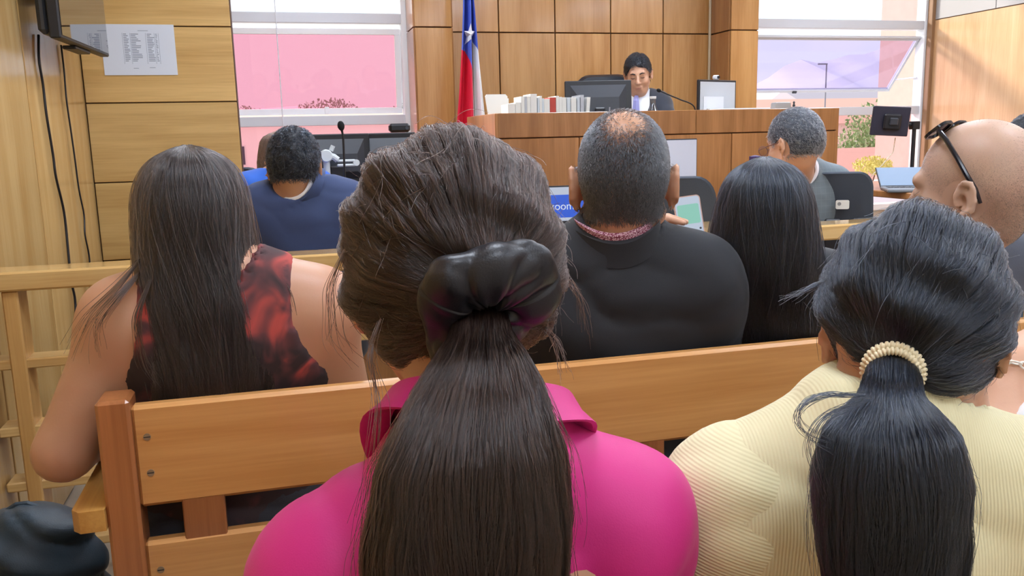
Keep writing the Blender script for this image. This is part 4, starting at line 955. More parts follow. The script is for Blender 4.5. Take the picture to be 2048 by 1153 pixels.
        for rr_, z in rows:
            for i in range(n+1):
                a = -PI/2+(2*PI-gap)*(i/n-.5); f = ((1+math.cos(a-PI/2))/2)**2     # f=1 at the front
                m.v.append(tuple(c+X*rr_*math.cos(a)+Yv*rr_*ry*math.sin(a)+d*(z-drop*f+side*math.cos(a)**2*min(1, (rr_-r+.004)/(flare+.004)))))
        for j in range(len(rows)-1):
            for i in range(n): m.f.append((j*(n+1)+i, j*(n+1)+i+1, (j+1)*(n+1)+i+1, (j+1)*(n+1)+i))
        return m.build(name, mat, s.root, smooth=True)
    # ---- hair
    def cap_hair(s, name, mat, off=.006, plane=(-.75, .66, -.02), noise=.002, nf=90, fine=.006, cut=None):
        """close mass of hair over the skull behind the hairline plane (a*y+b*z>c in head space)"""
        h = s.hc; r = .15*s.hs
        g = Grid(np.arange(h[0]-r, h[0]+r, fine), np.arange(h[1]-r, h[1]+r, fine), np.arange(h[2]-r, h[2]+r+.02, fine))
        q = s.hs; g.ell(s.H((0, -.014, .036)), np.array((.0765, .098, .092))*q+off, s.Rh, 0); g.ell(s.H((0, -.05, .0)), np.array((.066, .055, .06))*q+off*.7, s.Rh, .03)
        Ri = s.Rh
        def loc(X, Y, Z):
            x, y, z = X-h[0], Y-h[1], Z-h[2]; return [(x*Ri[0, i]+y*Ri[1, i]+z*Ri[2, i])/q for i in range(3)]
        def f(X, Y, Z):
            u = loc(X, Y, Z); d = plane[2]-(plane[0]*u[1]+plane[1]*u[2])+.006*np.sin(u[0]*70)
            ear = .034-np.sqrt((u[1]+.006)**2+(u[2]+.010)**2+np.maximum(0, .055-np.abs(u[0]))**2*4)
            return np.maximum(d, ear)
        g.clip(f)
        if noise: g.warp(lambda X, Y, Z: noise*(np.sin(X*nf)*np.sin(Y*nf*1.1+1)*np.sin(Z*nf*.9+2)+.5*np.sin(X*nf*2.1+Z*nf*1.7)))
        if cut: g.clip(lambda X, Y, Z: cut(*loc(X, Y, Z)))
        return link(name, g.mesh(name, 1), mat, s.root)
    def fur(s, name, mat, n, length, r=.00025, plane=(-.75, .66, -.02), comb=(0, -.3, -.9), lift=.5, dens=None, jit=.3, K=5, curl=0.0, off=0.0):
        """short strands over the skull; dens(u) in head space -> probability"""
        rg = nrg; me = s.bo.data; npoly = len(me.polygons)
        if not hasattr(s, '_sk'):
            ct = np.empty(npoly*3, np.float32); me.polygons.foreach_get('center', ct); nr = np.empty(npoly*3, np.float32); me.polygons.foreach_get('normal', nr); ar = np.empty(npoly, np.float32); me.polygons.foreach_get('area', ar)
            u = ((ct.reshape(-1, 3)-s.hc) @ s.Rh)/s.hs; nu = nr.reshape(-1, 3) @ s.Rh; k_ = (np.abs(u[:, 0]) < .086) & (u[:, 2] > -.13) & (np.linalg.norm(u, axis=1) < .2)
            s._sk = (u[k_], nu[k_], ar[k_]/ar[k_].sum())
        u, nu, ar = s._sk; ix = rg.choice(len(u), n*4, p=ar/ar.sum()); p = u[ix]; nn = nu[ix]
        e = rg.normal(size=p.shape)*.003; p = p+e-nn*(e*nn).sum(1)[:, None]
        ok = plane[0]*p[:, 1]+plane[1]*p[:, 2] > plane[2]+rg.normal(size=len(p))*.004
        ok &= ~((np.hypot(p[:, 1]+.006, p[:, 2]+.008) < .036) & (np.abs(p[:, 0]) > .05))
        if dens is not None: ok &= rg.random(len(p)) < dens(p)
        p = p[ok][:n]; nn = nn[ok][:n]
        cb = np.asarray(comb(p) if callable(comb) else comb, float); cb = np.broadcast_to(cb, p.shape)+rg.normal(size=p.shape)*jit
        tg = cb-nn*(cb*nn).sum(1)[:, None]; tg /= np.linalg.norm(tg, axis=1)[:, None]+1e-6
        ln = length*(.6+.6*rg.random(len(p)))[:, None] if not callable(length) else (length(p)*(.6+.6*rg.random(len(p))))[:, None]
        out = []; cur = p+nn*off
        for i in range(K):
            t = i/(K-1); out.append(cur.copy()); d = nn*(lift*(1-t))+tg*(.5+t*.8)
            if curl: d = d+curl*np.sin(t*5+p[:, :1]*200)*np.cross(nn, tg)
            d /= np.linalg.norm(d, axis=1)[:, None]; cur = cur+d*ln/(K-1)
        P = np.stack(out, 1)*s.hs; P = P @ s.Rh.T+s.hc
        return strands(name, P, r, r*.4, mat, s.root)
# ------------------------------------------------------------------ long hair
def unit(v): v = np.asarray(v, float); return v/np.linalg.norm(v)
def pulled_hair(s, rad, c0, pole, n, mat, base, lump=None, phi_up=2.05, phi_down=1.1, K=18, r=.0003, clump=.5, jit=.004, nfly=250):
    """hair combed back over the skull to a tie; head-space ellipsoid rad round c0, meridians run to the pole"""
    if pole is None: pole = (s.Rh.T @ (s.tie-s.hc))/s.hs-np.asarray(c0)
    pole = unit(pole); e1 = unit(np.cross(pole, (1, 0, 0))); e2 = np.cross(pole, e1)
    if e1[2] > 0: e1 = -e1          # e1 points down the nape
    e2 = np.cross(pole, e1); rad = np.asarray(rad, float); c0 = np.asarray(c0, float)
    def pos(phi, th, m):
        d = np.cos(phi)[..., None]*pole+np.sin(phi)[..., None]*(np.cos(th)[..., None]*e1+np.sin(th)[..., None]*e2)
        rr = 1/np.linalg.norm(d/rad, axis=-1)*m
        if lump is not None: rr = rr*lump(d)
        return s.H_arr(c0+d*rr[..., None])
    def pmax(th): f = np.maximum(0, np.cos(th))**1.5; return phi_up-(phi_up-phi_down)*f
    nu, nv = 60, 26; m = MB(); th = np.linspace(0, 2*PI, nu, endpoint=False)
    fine = 1+.012*np.sin(th*37)+.01*np.sin(th*61+1)
    rows = []
    for j in range(nv+1): rows.append(pos(.02+(pmax(th)-.02)*j/nv, th, .975*(1+(fine-1)*min(1, j/4))))
    for j in range(nv+1): m.v += [tuple(p) for p in rows[j]]
    for j in range(nv): m.f += [(j*nu+i, j*nu+(i+1) % nu, (j+1)*nu+(i+1) % nu, (j+1)*nu+i) for i in range(nu)]
    m.f.append(tuple(range(nu)))
    link('hair', m.mesh('hair'), base, s.root, smooth=True)
    g = nrg; th0 = g.uniform(0, 2*PI, n); ncl = 150; cth = np.sort(g.uniform(0, 2*PI, ncl)); near = cth[np.clip(np.searchsorted(cth, th0), 0, ncl-1)]
    t = np.linspace(0, 1, K)[None, :]; ps = pmax(th0)[:, None]*(1-.55*g.random((n, 1))**2); phi = ps*(1-t)+.13*t
    thh = th0[:, None]+(near-th0)[:, None]*clump*(.3+.7*np.sin(t*PI))+g.normal(0, .02, (n, 1))*np.sin(t*PI*1.5+g.uniform(0, 6, (n, 1)))
    lay = g.random((n, 1)); cl_h = (np.sin(near*53)*.5+.5)[:, None]
    mm = 1.0+(-.02+.05*lay**2+.02*cl_h)*np.clip(np.minimum(t*6+.4, (1-t)*5+.15), 0, 1)+.006*np.sin(t*9+g.uniform(0, 6, (n, 1)))
    P = pos(phi, thh, mm)+g.normal(0, .0006, (n, K, 3))
    # flyaways
    th1 = g.uniform(0, 2*PI, nfly); ph1 = pmax(th1)[:, None]*(.3+.65*g.random((nfly, 1)))+np.linspace(0, 1, K)[None, :]*g.uniform(-.7, -.15, (nfly, 1)); ph1 = np.clip(ph1, .1, 3)
    th1 = th1[:, None]+np.linspace(0, 1, K)[None, :]*g.normal(0, .25, (nfly, 1))
    Fm = 1.02+(np.linspace(0, 1, K)[None, :]**1.4)*g.gamma(1.5, .045, (nfly, 1))+.015*np.sin(np.linspace(0, 8, K)[None, :]+g.uniform(0, 6, (nfly, 1)))
    return strands('hair_strands', np.concatenate([P, pos(ph1, th1, Fm)]), r, r*.6, mat, s.root)
def hit(s, px, py, rad, c0, m=1.0):
    """point of the hair ellipsoid under a photo pixel, in local space"""
    o = (s.Rh.T @ (s.L(CAM)-s.hc))/s.hs-np.asarray(c0, float); d = s.Rh.T @ (s.R.T @ ray(px, py)); r_ = np.asarray(rad, float)*m; o2, d2 = o/r_, d/r_
    A, B, C_ = d2 @ d2, o2 @ d2, o2 @ o2-1; q = B*B-A*C_; t = (-B-math.sqrt(max(q, 0)))/A
    return s.hc+s.Rh @ ((np.asarray(c0)+o+d*t)*s.hs)
def H_arr(s, P): return s.hc+(np.asarray(P)*s.hs) @ s.Rh.T
Person.H_arr = H_arr
def tail(s, ctr, prof, n, mat, base, K=22, r=.0003, ncl=70, end_jit=.08, wave=.006, depth=.45, stray=120, side=None, ax0=None):
    """pony tail: ctr = centre-line points (local), prof = half widths; strands grouped in locks"""
    ctr = np.asarray(ctr, float); prof = np.asarray(prof, float); L = np.concatenate([[0], np.cumsum(np.linalg.norm(np.diff(ctr, axis=0), axis=1))]); L /= L[-1]
    def C(t): return np.stack([np.interp(t, L, ctr[:, i]) for i in range(3)], -1)
    # smooth the centre line
    tt = np.linspace(0, 1, 60); cc = C(tt)
    for _ in range(30): cc[1:-1] = (cc[:-2]+2*cc[1:-1]+cc[2:])/4
    def C(t): return np.stack([np.interp(t, tt, cc[:, i]) for i in range(3)], -1)
    def W(t): return np.interp(t, L, prof)
    side = unit(side if side is not None else (1, 0, 0)); dep = unit(np.cross(side, (0, 0, 1)))
    pr0 = dep if ax0 is None else np.cross(side, unit(ax0)); pr0 = pr0 if pr0 @ dep > 0 else -pr0
    def DV(t):      # depth vector: lies in the plane of the hair tie at the root, level further down
        k_ = np.clip(np.asarray(t, float)/.16, 0, 1)[..., None]; v = pr0*(1-k_)*(1/depth)*.95+dep*k_; return v
    g = nrg; cu = g.uniform(-1, 1, ncl); cv = g.uniform(-1, 1, ncl)*np.sqrt(1-cu**2); cph = g.uniform(0, 6, ncl); cw = g.normal(0, 1, ncl); cl = 1-end_jit*g.random(ncl)**1.5*2
    m = MB(); nu, nv = 28, 30; a = np.linspace(0, 2*PI, nu, endpoint=False)
    for j in range(nv+1):
        t = .93*j/nv; c = C(t); w_ = W(t)*(.86 if j > 1 else .7)*(1+.03*np.sin(a*7+t*6)+.03*np.sin(a*11)) * (1 if j < nv-4 else (nv-j+1)/6)
        m.v += [tuple(c+side*w_[i]*math.cos(a[i])+DV(t)*w_[i]*depth*math.sin(a[i])) for i in range(nu)]
    for j in range(nv): m.f += [(j*nu+i, j*nu+(i+1) % nu, (j+1)*nu+(i+1) % nu, (j+1)*nu+i) for i in range(nu)]
    m.f += [tuple(range(nu)), tuple(nv*nu+i for i in range(nu))]
    link('ponytail', m.mesh('ponytail'), base, s.root, smooth=True)
    k = g.integers(0, ncl, n); t = np.linspace(0, 1, K)[None, :]
    te = t*(cl[k]*(1-.12*g.random(n)))[:, None]; du = g.normal(0, .16, n); dv = g.normal(0, .16, n)
    u = cu[k][:, None]+(du[:, None])*(1-.45*t)+.05*cw[k][:, None]*np.sin(te*5+cph[k][:, None]); v = cv[k][:, None]+dv[:, None]*(1-.4*t)
    q = np.maximum(1, np.hypot(u, v)/1.02); u, v = u/q, v/q
    w_ = W(te); P = C(te)+side*(u*w_+wave*np.sin(te*9+cph[k][:, None])*t)[..., None]+DV(te)*(v*w_*depth)[..., None]
    P += g.normal(0, .0005, P.shape)
    Q = None
    if stray:
        ts = np.linspace(0, 1, K)[None, :]*(.5+.5*g.random((stray, 1))); uu = g.choice([-1, 1], stray)[:, None]*(.8+.5*ts*g.random((stray, 1))+.12*np.sin(ts*7+g.uniform(0, 6, (stray, 1)))); vv = g.uniform(-1, .6, (stray, 1))*.8
        Q = C(ts)+side*(uu*W(ts))[..., None]+DV(ts)*(vv*W(ts)*depth)[..., None]; P = np.concatenate([P, Q])
    return strands('ponytail_strands', P, r, r*.6, mat, s.root)
def loose_hair(s, prof, thm, n, mat, base, K=26, r=.0005, ncl=110, end=.12, wave=.008, inner=.72, part=(0, 0), stray=150):
    """long hair hanging from a parting: prof rows (z, rx, ry, cx, cy) relative to the head centre, from the crown down; thm(z) half opening angle"""
    A = np.asarray(prof, float); s0 = np.concatenate([[0], np.cumsum(np.hypot(np.diff(A[:, 0]), np.diff(A[:, 1])))]); ss = np.linspace(0, s0[-1], 140); A = np.stack([np.interp(ss, s0, A[:, i]) for i in range(A.shape[1])], 1)
    for _ in range(90): A[1:-1] = (A[:-2]+2*A[1:-1]+A[2:])/4
    z = A[:, 0]; S_ = np.concatenate([[0], np.cumsum(np.hypot(np.diff(z), np.diff(A[:, 1])))]); S_ /= S_[-1]
    f = lambda t, i: np.interp(t, S_, A[:, i])
    def pos(t, th, m):
        x = f(t, 3)+f(t, 1)*m*np.sin(th); y = f(t, 4)-f(t, 2)*m*np.cos(th); p = np.stack([x, y, f(t, 0)+0*th], -1); return p+s.hc
    T = lambda t: np.interp(t, S_, A[:, 5])
    m = MB(); nv, na = 44, 30
    for j in range(nv+1):
        t = np.full(na, .80*j/nv); th = np.linspace(-1, 1, na)*T(t); o = .95*(1+.02*np.sin(th*17)+.015*np.sin(th*29+1)); outer = pos(t, th, o); inn = pos(t, th[::-1]*.96, np.full(na, inner)); m.v += [tuple(p) for p in outer]+[tuple(p) for p in inn]
    R_ = 2*na
    for j in range(nv): m.f += [(j*R_+i, j*R_+(i+1) % R_, (j+1)*R_+(i+1) % R_, (j+1)*R_+i) for i in range(R_)]
    m.f += [tuple(range(R_)), tuple(nv*R_+i for i in range(R_))]
    link('hair', m.mesh('hair'), base, s.root, smooth=True)
    g = nrg; cth = g.uniform(-1, 1, ncl); cph = g.uniform(0, 6, ncl); clen = 1-end*g.random(ncl)**1.3; cm = g.normal(0, .035, ncl); cws = g.normal(0, 1, ncl)
    k = g.integers(0, ncl, n); t = np.linspace(0.004, 1, K)[None, :]; te = t*(clen[k]*(1-.10*g.random(n)))[:, None]
    own = g.normal(0, .055, n)[:, None]; sh = 1-.5*t
    th = (cth[k][:, None]+own*sh+wave*6*cws[k][:, None]*np.sin(te*7+cph[k][:, None])*t); th = np.clip(th, -1.03, 1.03)*T(te)
    mm = .94+.07*g.random((n, 1))+cm[k][:, None]*t+.012*np.sin(te*14+cph[k][:, None])
    P = pos(te, th, mm)+g.normal(0, .0007, (n, K, 3))
    if stray:
        ts = np.linspace(.01, 1, K)[None, :]*(.4+.62*g.random((stray, 1))); thq = g.uniform(-1.05, 1.05, (stray, 1))+.1*np.sin(ts*8+g.uniform(0, 6, (stray, 1))); Q = pos(ts, thq*T(ts), 1.02+.05*g.random((stray, 1))*(1+np.sin(ts*10+g.uniform(0, 6, (stray, 1))))); P = np.concatenate([P, Q])
    return strands('hair_strands', P, r, r*.6, mat, s.root)
def locks(s, name, paths, per, mat, r=.0003, spread=.003, K=24):
    """free locks that follow given paths (local points)"""
    out = []
    for pts in paths:
        pts = np.asarray(pts, float); L = np.concatenate([[0], np.cumsum(np.linalg.norm(np.diff(pts, axis=0), axis=1))]); L /= L[-1]; tt = np.linspace(0, 1, 60)
        c = np.stack([np.interp(tt, L, pts[:, i]) for i in range(3)], -1)
        for _ in range(40): c[1:-1] = (c[:-2]+2*c[1:-1]+c[2:])/4
        for _ in range(per):
            t = np.linspace(0, 1-.55*nrg.random()**1.5, K); p = np.stack([np.interp(t, tt, c[:, i]) for i in range(3)], -1); o = nrg.normal(0, spread, 3); out.append(p+o*(.25+1.5*t[:, None])+.001*np.sin(t*12+nrg.uniform(0, 6))[:, None])
    return strands(name, np.array(out), r, r*.5, mat, s.root)

# ------------------------------------------------------------------ cloth materials
def cloth(name, rgb, rough=.8, fine=500, bump=.25, sheen=.2, vary=.05): return plain(name, rgb, rough, bump=(fine, bump), vary=vary, sheen=sheen)
def ribbed(name, rgb, freq, axis_vec):
    if name in MATS: return MATS[name]
    m, nt, b = new_mat(name); N = nt.nodes; L = nt.links; b.inputs['Base Color'].default_value = (*lin(rgb), 1); b.inputs['Roughness'].default_value = .8; b.inputs['Sheen Weight'].default_value = .2
    tc = N.new('ShaderNodeTexCoord'); d = N.new('ShaderNodeVectorMath'); d.operation = 'DOT_PRODUCT'; d.inputs[1].default_value = axis_vec; L.new(tc.outputs['Object'], d.inputs[0])
    mu = N.new('ShaderNodeMath'); mu.operation = 'MULTIPLY'; mu.inputs[1].default_value = freq; L.new(d.outputs['Value'], mu.inputs[0]); sn = N.new('ShaderNodeMath'); sn.operation = 'SINE'; L.new(mu.outputs[0], sn.inputs[0])
    bp = N.new('ShaderNodeBump'); bp.inputs['Strength'].default_value = .22; bp.inputs['Distance'].default_value = .0012; L.new(sn.outputs[0], bp.inputs['Height']); L.new(bp.outputs[0], b.inputs['Normal']); MATS[name] = m; return m
def tie_dye():
    m, nt, b = new_mat('tie_dye_jersey'); N = nt.nodes; L = nt.links; tc = N.new('ShaderNodeTexCoord')
    n = N.new('ShaderNodeTexNoise'); n.inputs['Scale'].default_value = 12; n.inputs['Detail'].default_value = 2.5; n.inputs['Distortion'].default_value = 1.2; L.new(tc.outputs['Object'], n.inputs['Vector'])
    r = N.new('ShaderNodeValToRGB'); e = r.color_ramp.elements; e[0].position = .40; e[0].color = (*lin((46, 34, 36)), 1); e[1].position = .66; e[1].color = (*lin((172, 68, 60)), 1); x = e.new(.52); x.color = (*lin((88, 48, 50)), 1)
    sp = N.new('ShaderNodeSeparateXYZ'); L.new(tc.outputs['Object'], sp.inputs[0]); mr = N.new('ShaderNodeMapRange'); mr.inputs[1].default_value = .78; mr.inputs[2].default_value = .92; mr.inputs[3].default_value = -.22; mr.inputs[4].default_value = .03; L.new(sp.outputs['Z'], mr.inputs[0])
    ad = N.new('ShaderNodeMath'); L.new(n.outputs['Fac'], ad.inputs[0]); L.new(mr.outputs[0], ad.inputs[1])
    L.new(ad.outputs[0], r.inputs[0]); L.new(r.outputs[0], b.inputs['Base Color']); b.inputs['Roughness'].default_value = .8; return m
def check_cloth(name, a, c, f=60):
    if name in MATS: return MATS[name]
    m, nt, b = new_mat(name); N = nt.nodes; L = nt.links; tc = N.new('ShaderNodeTexCoord'); sp = N.new('ShaderNodeSeparateXYZ'); L.new(tc.outputs['Object'], sp.inputs[0]); w_ = []
    for o in ('X', 'Z'):
        mu = N.new('ShaderNodeMath'); mu.operation = 'MULTIPLY'; mu.inputs[1].default_value = f; L.new(sp.outputs[o], mu.inputs[0]); s_ = N.new('ShaderNodeMath'); s_.operation = 'SINE'; L.new(mu.outputs[0], s_.inputs[0]); g_ = N.new('ShaderNodeMath'); g_.operation = 'GREATER_THAN'; g_.inputs[1].default_value = .93; L.new(s_.outputs[0], g_.inputs[0]); w_.append(g_)
    mx = N.new('ShaderNodeMath'); mx.operation = 'MAXIMUM'; L.new(w_[0].outputs[0], mx.inputs[0]); L.new(w_[1].outputs[0], mx.inputs[1]); cm = N.new('ShaderNodeMix'); cm.data_type = 'RGBA'
    cm.inputs['A'].default_value = (*lin(a), 1); cm.inputs['B'].default_value = (*lin(c), 1); L.new(mx.outputs[0], cm.inputs['Factor']); L.new(cm.outputs['Result'], b.inputs['Base Color']); b.inputs['Roughness'].default_value = .85; b.inputs['Sheen Weight'].default_value = .2; MATS[name] = m; return m
def dotted(name, a, c, sc=420):
    if name in MATS: return MATS[name]
    m, nt, b = new_mat(name); N = nt.nodes; L = nt.links; tc = N.new('ShaderNodeTexCoord'); v = N.new('ShaderNodeTexVoronoi'); v.inputs['Scale'].default_value = sc; L.new(tc.outputs['Object'], v.inputs['Vector'])
    r = N.new('ShaderNodeValToRGB'); r.color_ramp.elements[0].position = .45; r.color_ramp.elements[0].color = (*lin(a), 1); r.color_ramp.elements[1].position = .55; r.color_ramp.elements[1].color = (*lin(c), 1); L.new(v.outputs['Distance'], r.inputs[0]); L.new(r.outputs[0], b.inputs['Base Color']); b.inputs['Roughness'].default_value = .8; MATS[name] = m; return m
SK_A = skin_mat('skin_warm', (200, 156, 126)); SK_B = skin_mat('skin_tan', (190, 144, 114)); SK_C = skin_mat('skin_light', (214, 168, 140))
TROUS = cloth('dark_trousers', (40, 42, 50))
def folds(a, *terms):
    """sum of sines: each term (kx,ky,kz,phase,weight)"""
    def f(X, Y, Z): return a*sum(w_*np.sin(kx*X+ky*Y+kz*Z+ph+1.3*np.sin(9*X+7*Z+ph)) for kx, ky, kz, ph, w_ in terms)
    return f
def creases(a, *terms):
    """narrow grooves: each term (kx,ky,kz,phase,weight)"""
    def f(X, Y, Z):
        o = 0
        for kx, ky, kz, ph, w_ in terms:
            u = kx*X+ky*Y+kz*Z+ph+1.6*np.sin(8*X+5*Z+ph)+.7*np.sin(19*X-13*Z+2*ph); o = o+w_*(1-np.abs(np.sin(u)))**3*(.5+.5*np.sin(11*X+9*Z+7*Y+ph*3))
        return a*o
    return f
def both(*fs): return lambda X, Y, Z: sum(f(X, Y, Z) for f in fs)
def trousers(s, mat=TROUS):
    g = Grid(axis(-.34, .34, .016, []), axis(-.24, .68, .016, []), axis(s.foot+.06, s.seat+.32, .016, []))
    s.torso(g, .008); s.legs(g, .01); zt = s.seat+.20; g.clip(lambda X, Y, Z: Z-zt); return link('trousers', g.mesh('trousers', 2), mat, s.root)
# ================================================================== THE PEOPLE
# ---------- woman in the pink blouse (centre, nearest)
def pink_woman():
    hc = atD(905, 566, .80)
    s = Person('person in a magenta blouse with brown ponytail in a black satin scrunchie', (hc[0], .665, 0), 0, SK_A)
    s.pose(s.L(hc), hyaw=math.radians(-2), hpitch=math.radians(-4), hs=1.0, sw=.126, sz=.908, slope=.016, sy=.015, bulk=.93, female=True, seat=.45, tilt=-.006, cx=.0)
    s.body(fine=.006)
    mt = cloth('magenta_satin', (204, 30, 124), .55, 700, .12, .05, .04)
    s.garment('blouse', mt, .011, 1.0, True, .006, fold=both(folds(.0016, (30, 0, 22, 0, 1), (-26, 10, 30, 1, .8)), creases(.012, (14, 0, 26, .5, 1), (-22, 0, 18, 2, .9), (26, 8, 8, 4, .7))), neckr=.060, neck_up=.02, stand=.03)
    s.collar('collar', mt, .074, .044, .040, .026, .004, .05, .7, roll=.22, side=.03)
    trousers(s)
    hm = hair_mat('brown_hair', *BROWN_H); bm = base_hair_mat('brown_hair_mass', (44, 30, 28))
    def lump(d): return 1+.035*np.sin(d[..., 0]*9+1)*np.cos(d[..., 2]*8)+.03*np.exp(-((d[..., 0]+.9)**2+(d[..., 2]+.25)**2)/.12)+.05*np.exp(-((d[..., 0]-.85)**2+(d[..., 2]+.45)**2)/.10)+.02*np.sin(d[..., 2]*15+d[..., 0]*6)
    s.tie = hit(s, 962, 600, (.099, .112, .114), (0, -.008, .027))
    pulled_hair(s, (.099, .112, .114), (0, -.008, .027), None, 24000, hm, bm, lump, 2.0, 1.28, r=.00019, nfly=420)
    b0 = s.tie+np.array([0, .006, .0])
    P = lambda px, py, Y: s.L(atY(px, py, Y))
    tail(s, [b0, P(962, 670, .622), P(958, 770, .585), P(948, 920, .560), P(938, 1080, .550), P(930, 1330, .545)], [.016, .024, .046, .066, .071, .064], 16000, hm, bm, r=.0002, depth=.42, stray=200, ax0=(.05, -.72, -.55))
    # satin scrunchie: crumpled ring of cloth round the base of the tail
    m = MB(); nu, nv = 200, 36; ax = unit(np.array([.05, -.72, -.55])); e1 = unit(np.cross((1, 0, 0), ax)); e2 = np.cross(ax, e1)   # e1 up
    if e1[2] < 0: e1 = -e1
    c = s.tie+np.array([.002, -.010, -.002]); ex = np.cross(e1, ax)
    if ex[0] < 0: ex = -ex
    for i in range(nu):
        a = 2*PI*i/nu; up = math.sin(a); dx = math.cos(a)
        R_ = .0275*(1+.12*up+.05*math.sin(2*a+1)); tr = .0175*(1+.50*max(0, up)+.10*math.sin(3*a+.6)+.08*math.sin(5*a+2))
        rad = e1*up*1.08+ex*dx*1.05; fa = unit(rad); gv = lambda u_: (1-abs(math.sin(u_)))**2
        for j in range(nv):
            b = 2*PI*j/nv; inner = max(0, -math.cos(b)); front = max(0, math.sin(b))          # the gathers sit at the inside of the ring
            w_ = 1.1-.34*gv(2.5*a+.7*math.sin(2*b)+.4)*(.25+.5*front+.6*inner)-.26*gv(4*a-1.1*math.sin(b)+2)*(.2+.5*front+.7*inner)-.16*gv(7*a+.8*b+1)*inner+.10*math.sin(2*b+3*a)+.05*math.sin(9*a+b)
            p = c+rad*R_+(fa*math.cos(b)*1.25+ax*math.sin(b)*.75)*tr*w_
            if up < .4: q = min(1, abs(dx)*1.4)*(.4-up); p = p+np.array([-.003*q, -.002, -.022*q if dx < 0 else -.012*q])      # the sides droop
            m.v.append(tuple(p))
    m.f += [(i*nv+j, i*nv+(j+1) % nv, ((i+1) % nu)*nv+(j+1) % nv, ((i+1) % nu)*nv+j) for i in range(nu) for j in range(nv)]
    sc = link('scrunchie', m.mesh('scrunchie'), plain('black_satin', (18, 19, 29), .40, bump=(600, .12), spec=.6), s.root, smooth=True)
    # loose locks at the left of the neck
    locks(s, 'stray_locks', [[P(760, 640, .68), P(735, 700, .67), P(760, 800, .60), P(745, 920, .58), P(740, 1020, .57), P(760, 1100, .57)], [P(1080, 640, .70), P(1115, 690, .70), P(1130, 760, .66)], [P(690, 500, .74), P(655, 580, .73), P(665, 680, .72), P(705, 730, .70)], [P(1110, 520, .74), P(1160, 600, .74), P(1170, 680, .73)]], 15, hm, .0002, .003)
    return s
_pose = Person.pose
def pose2(s, head, cx=None, **kw):
    _pose(s, head, **kw)
    if cx is not None:
        d = cx-s.hc[0]*.75
        for k in ('neckb', 'chest'): getattr(s, k)[0] += d*(1 if k == 'neckb' else .9)
        for q in s.sh+[e for e, g_ in zip(s.el, kw.get('elbow', (None, None))) if g_ is None]: q[0] += d
    return s
Person.pose = pose2
pink_woman()

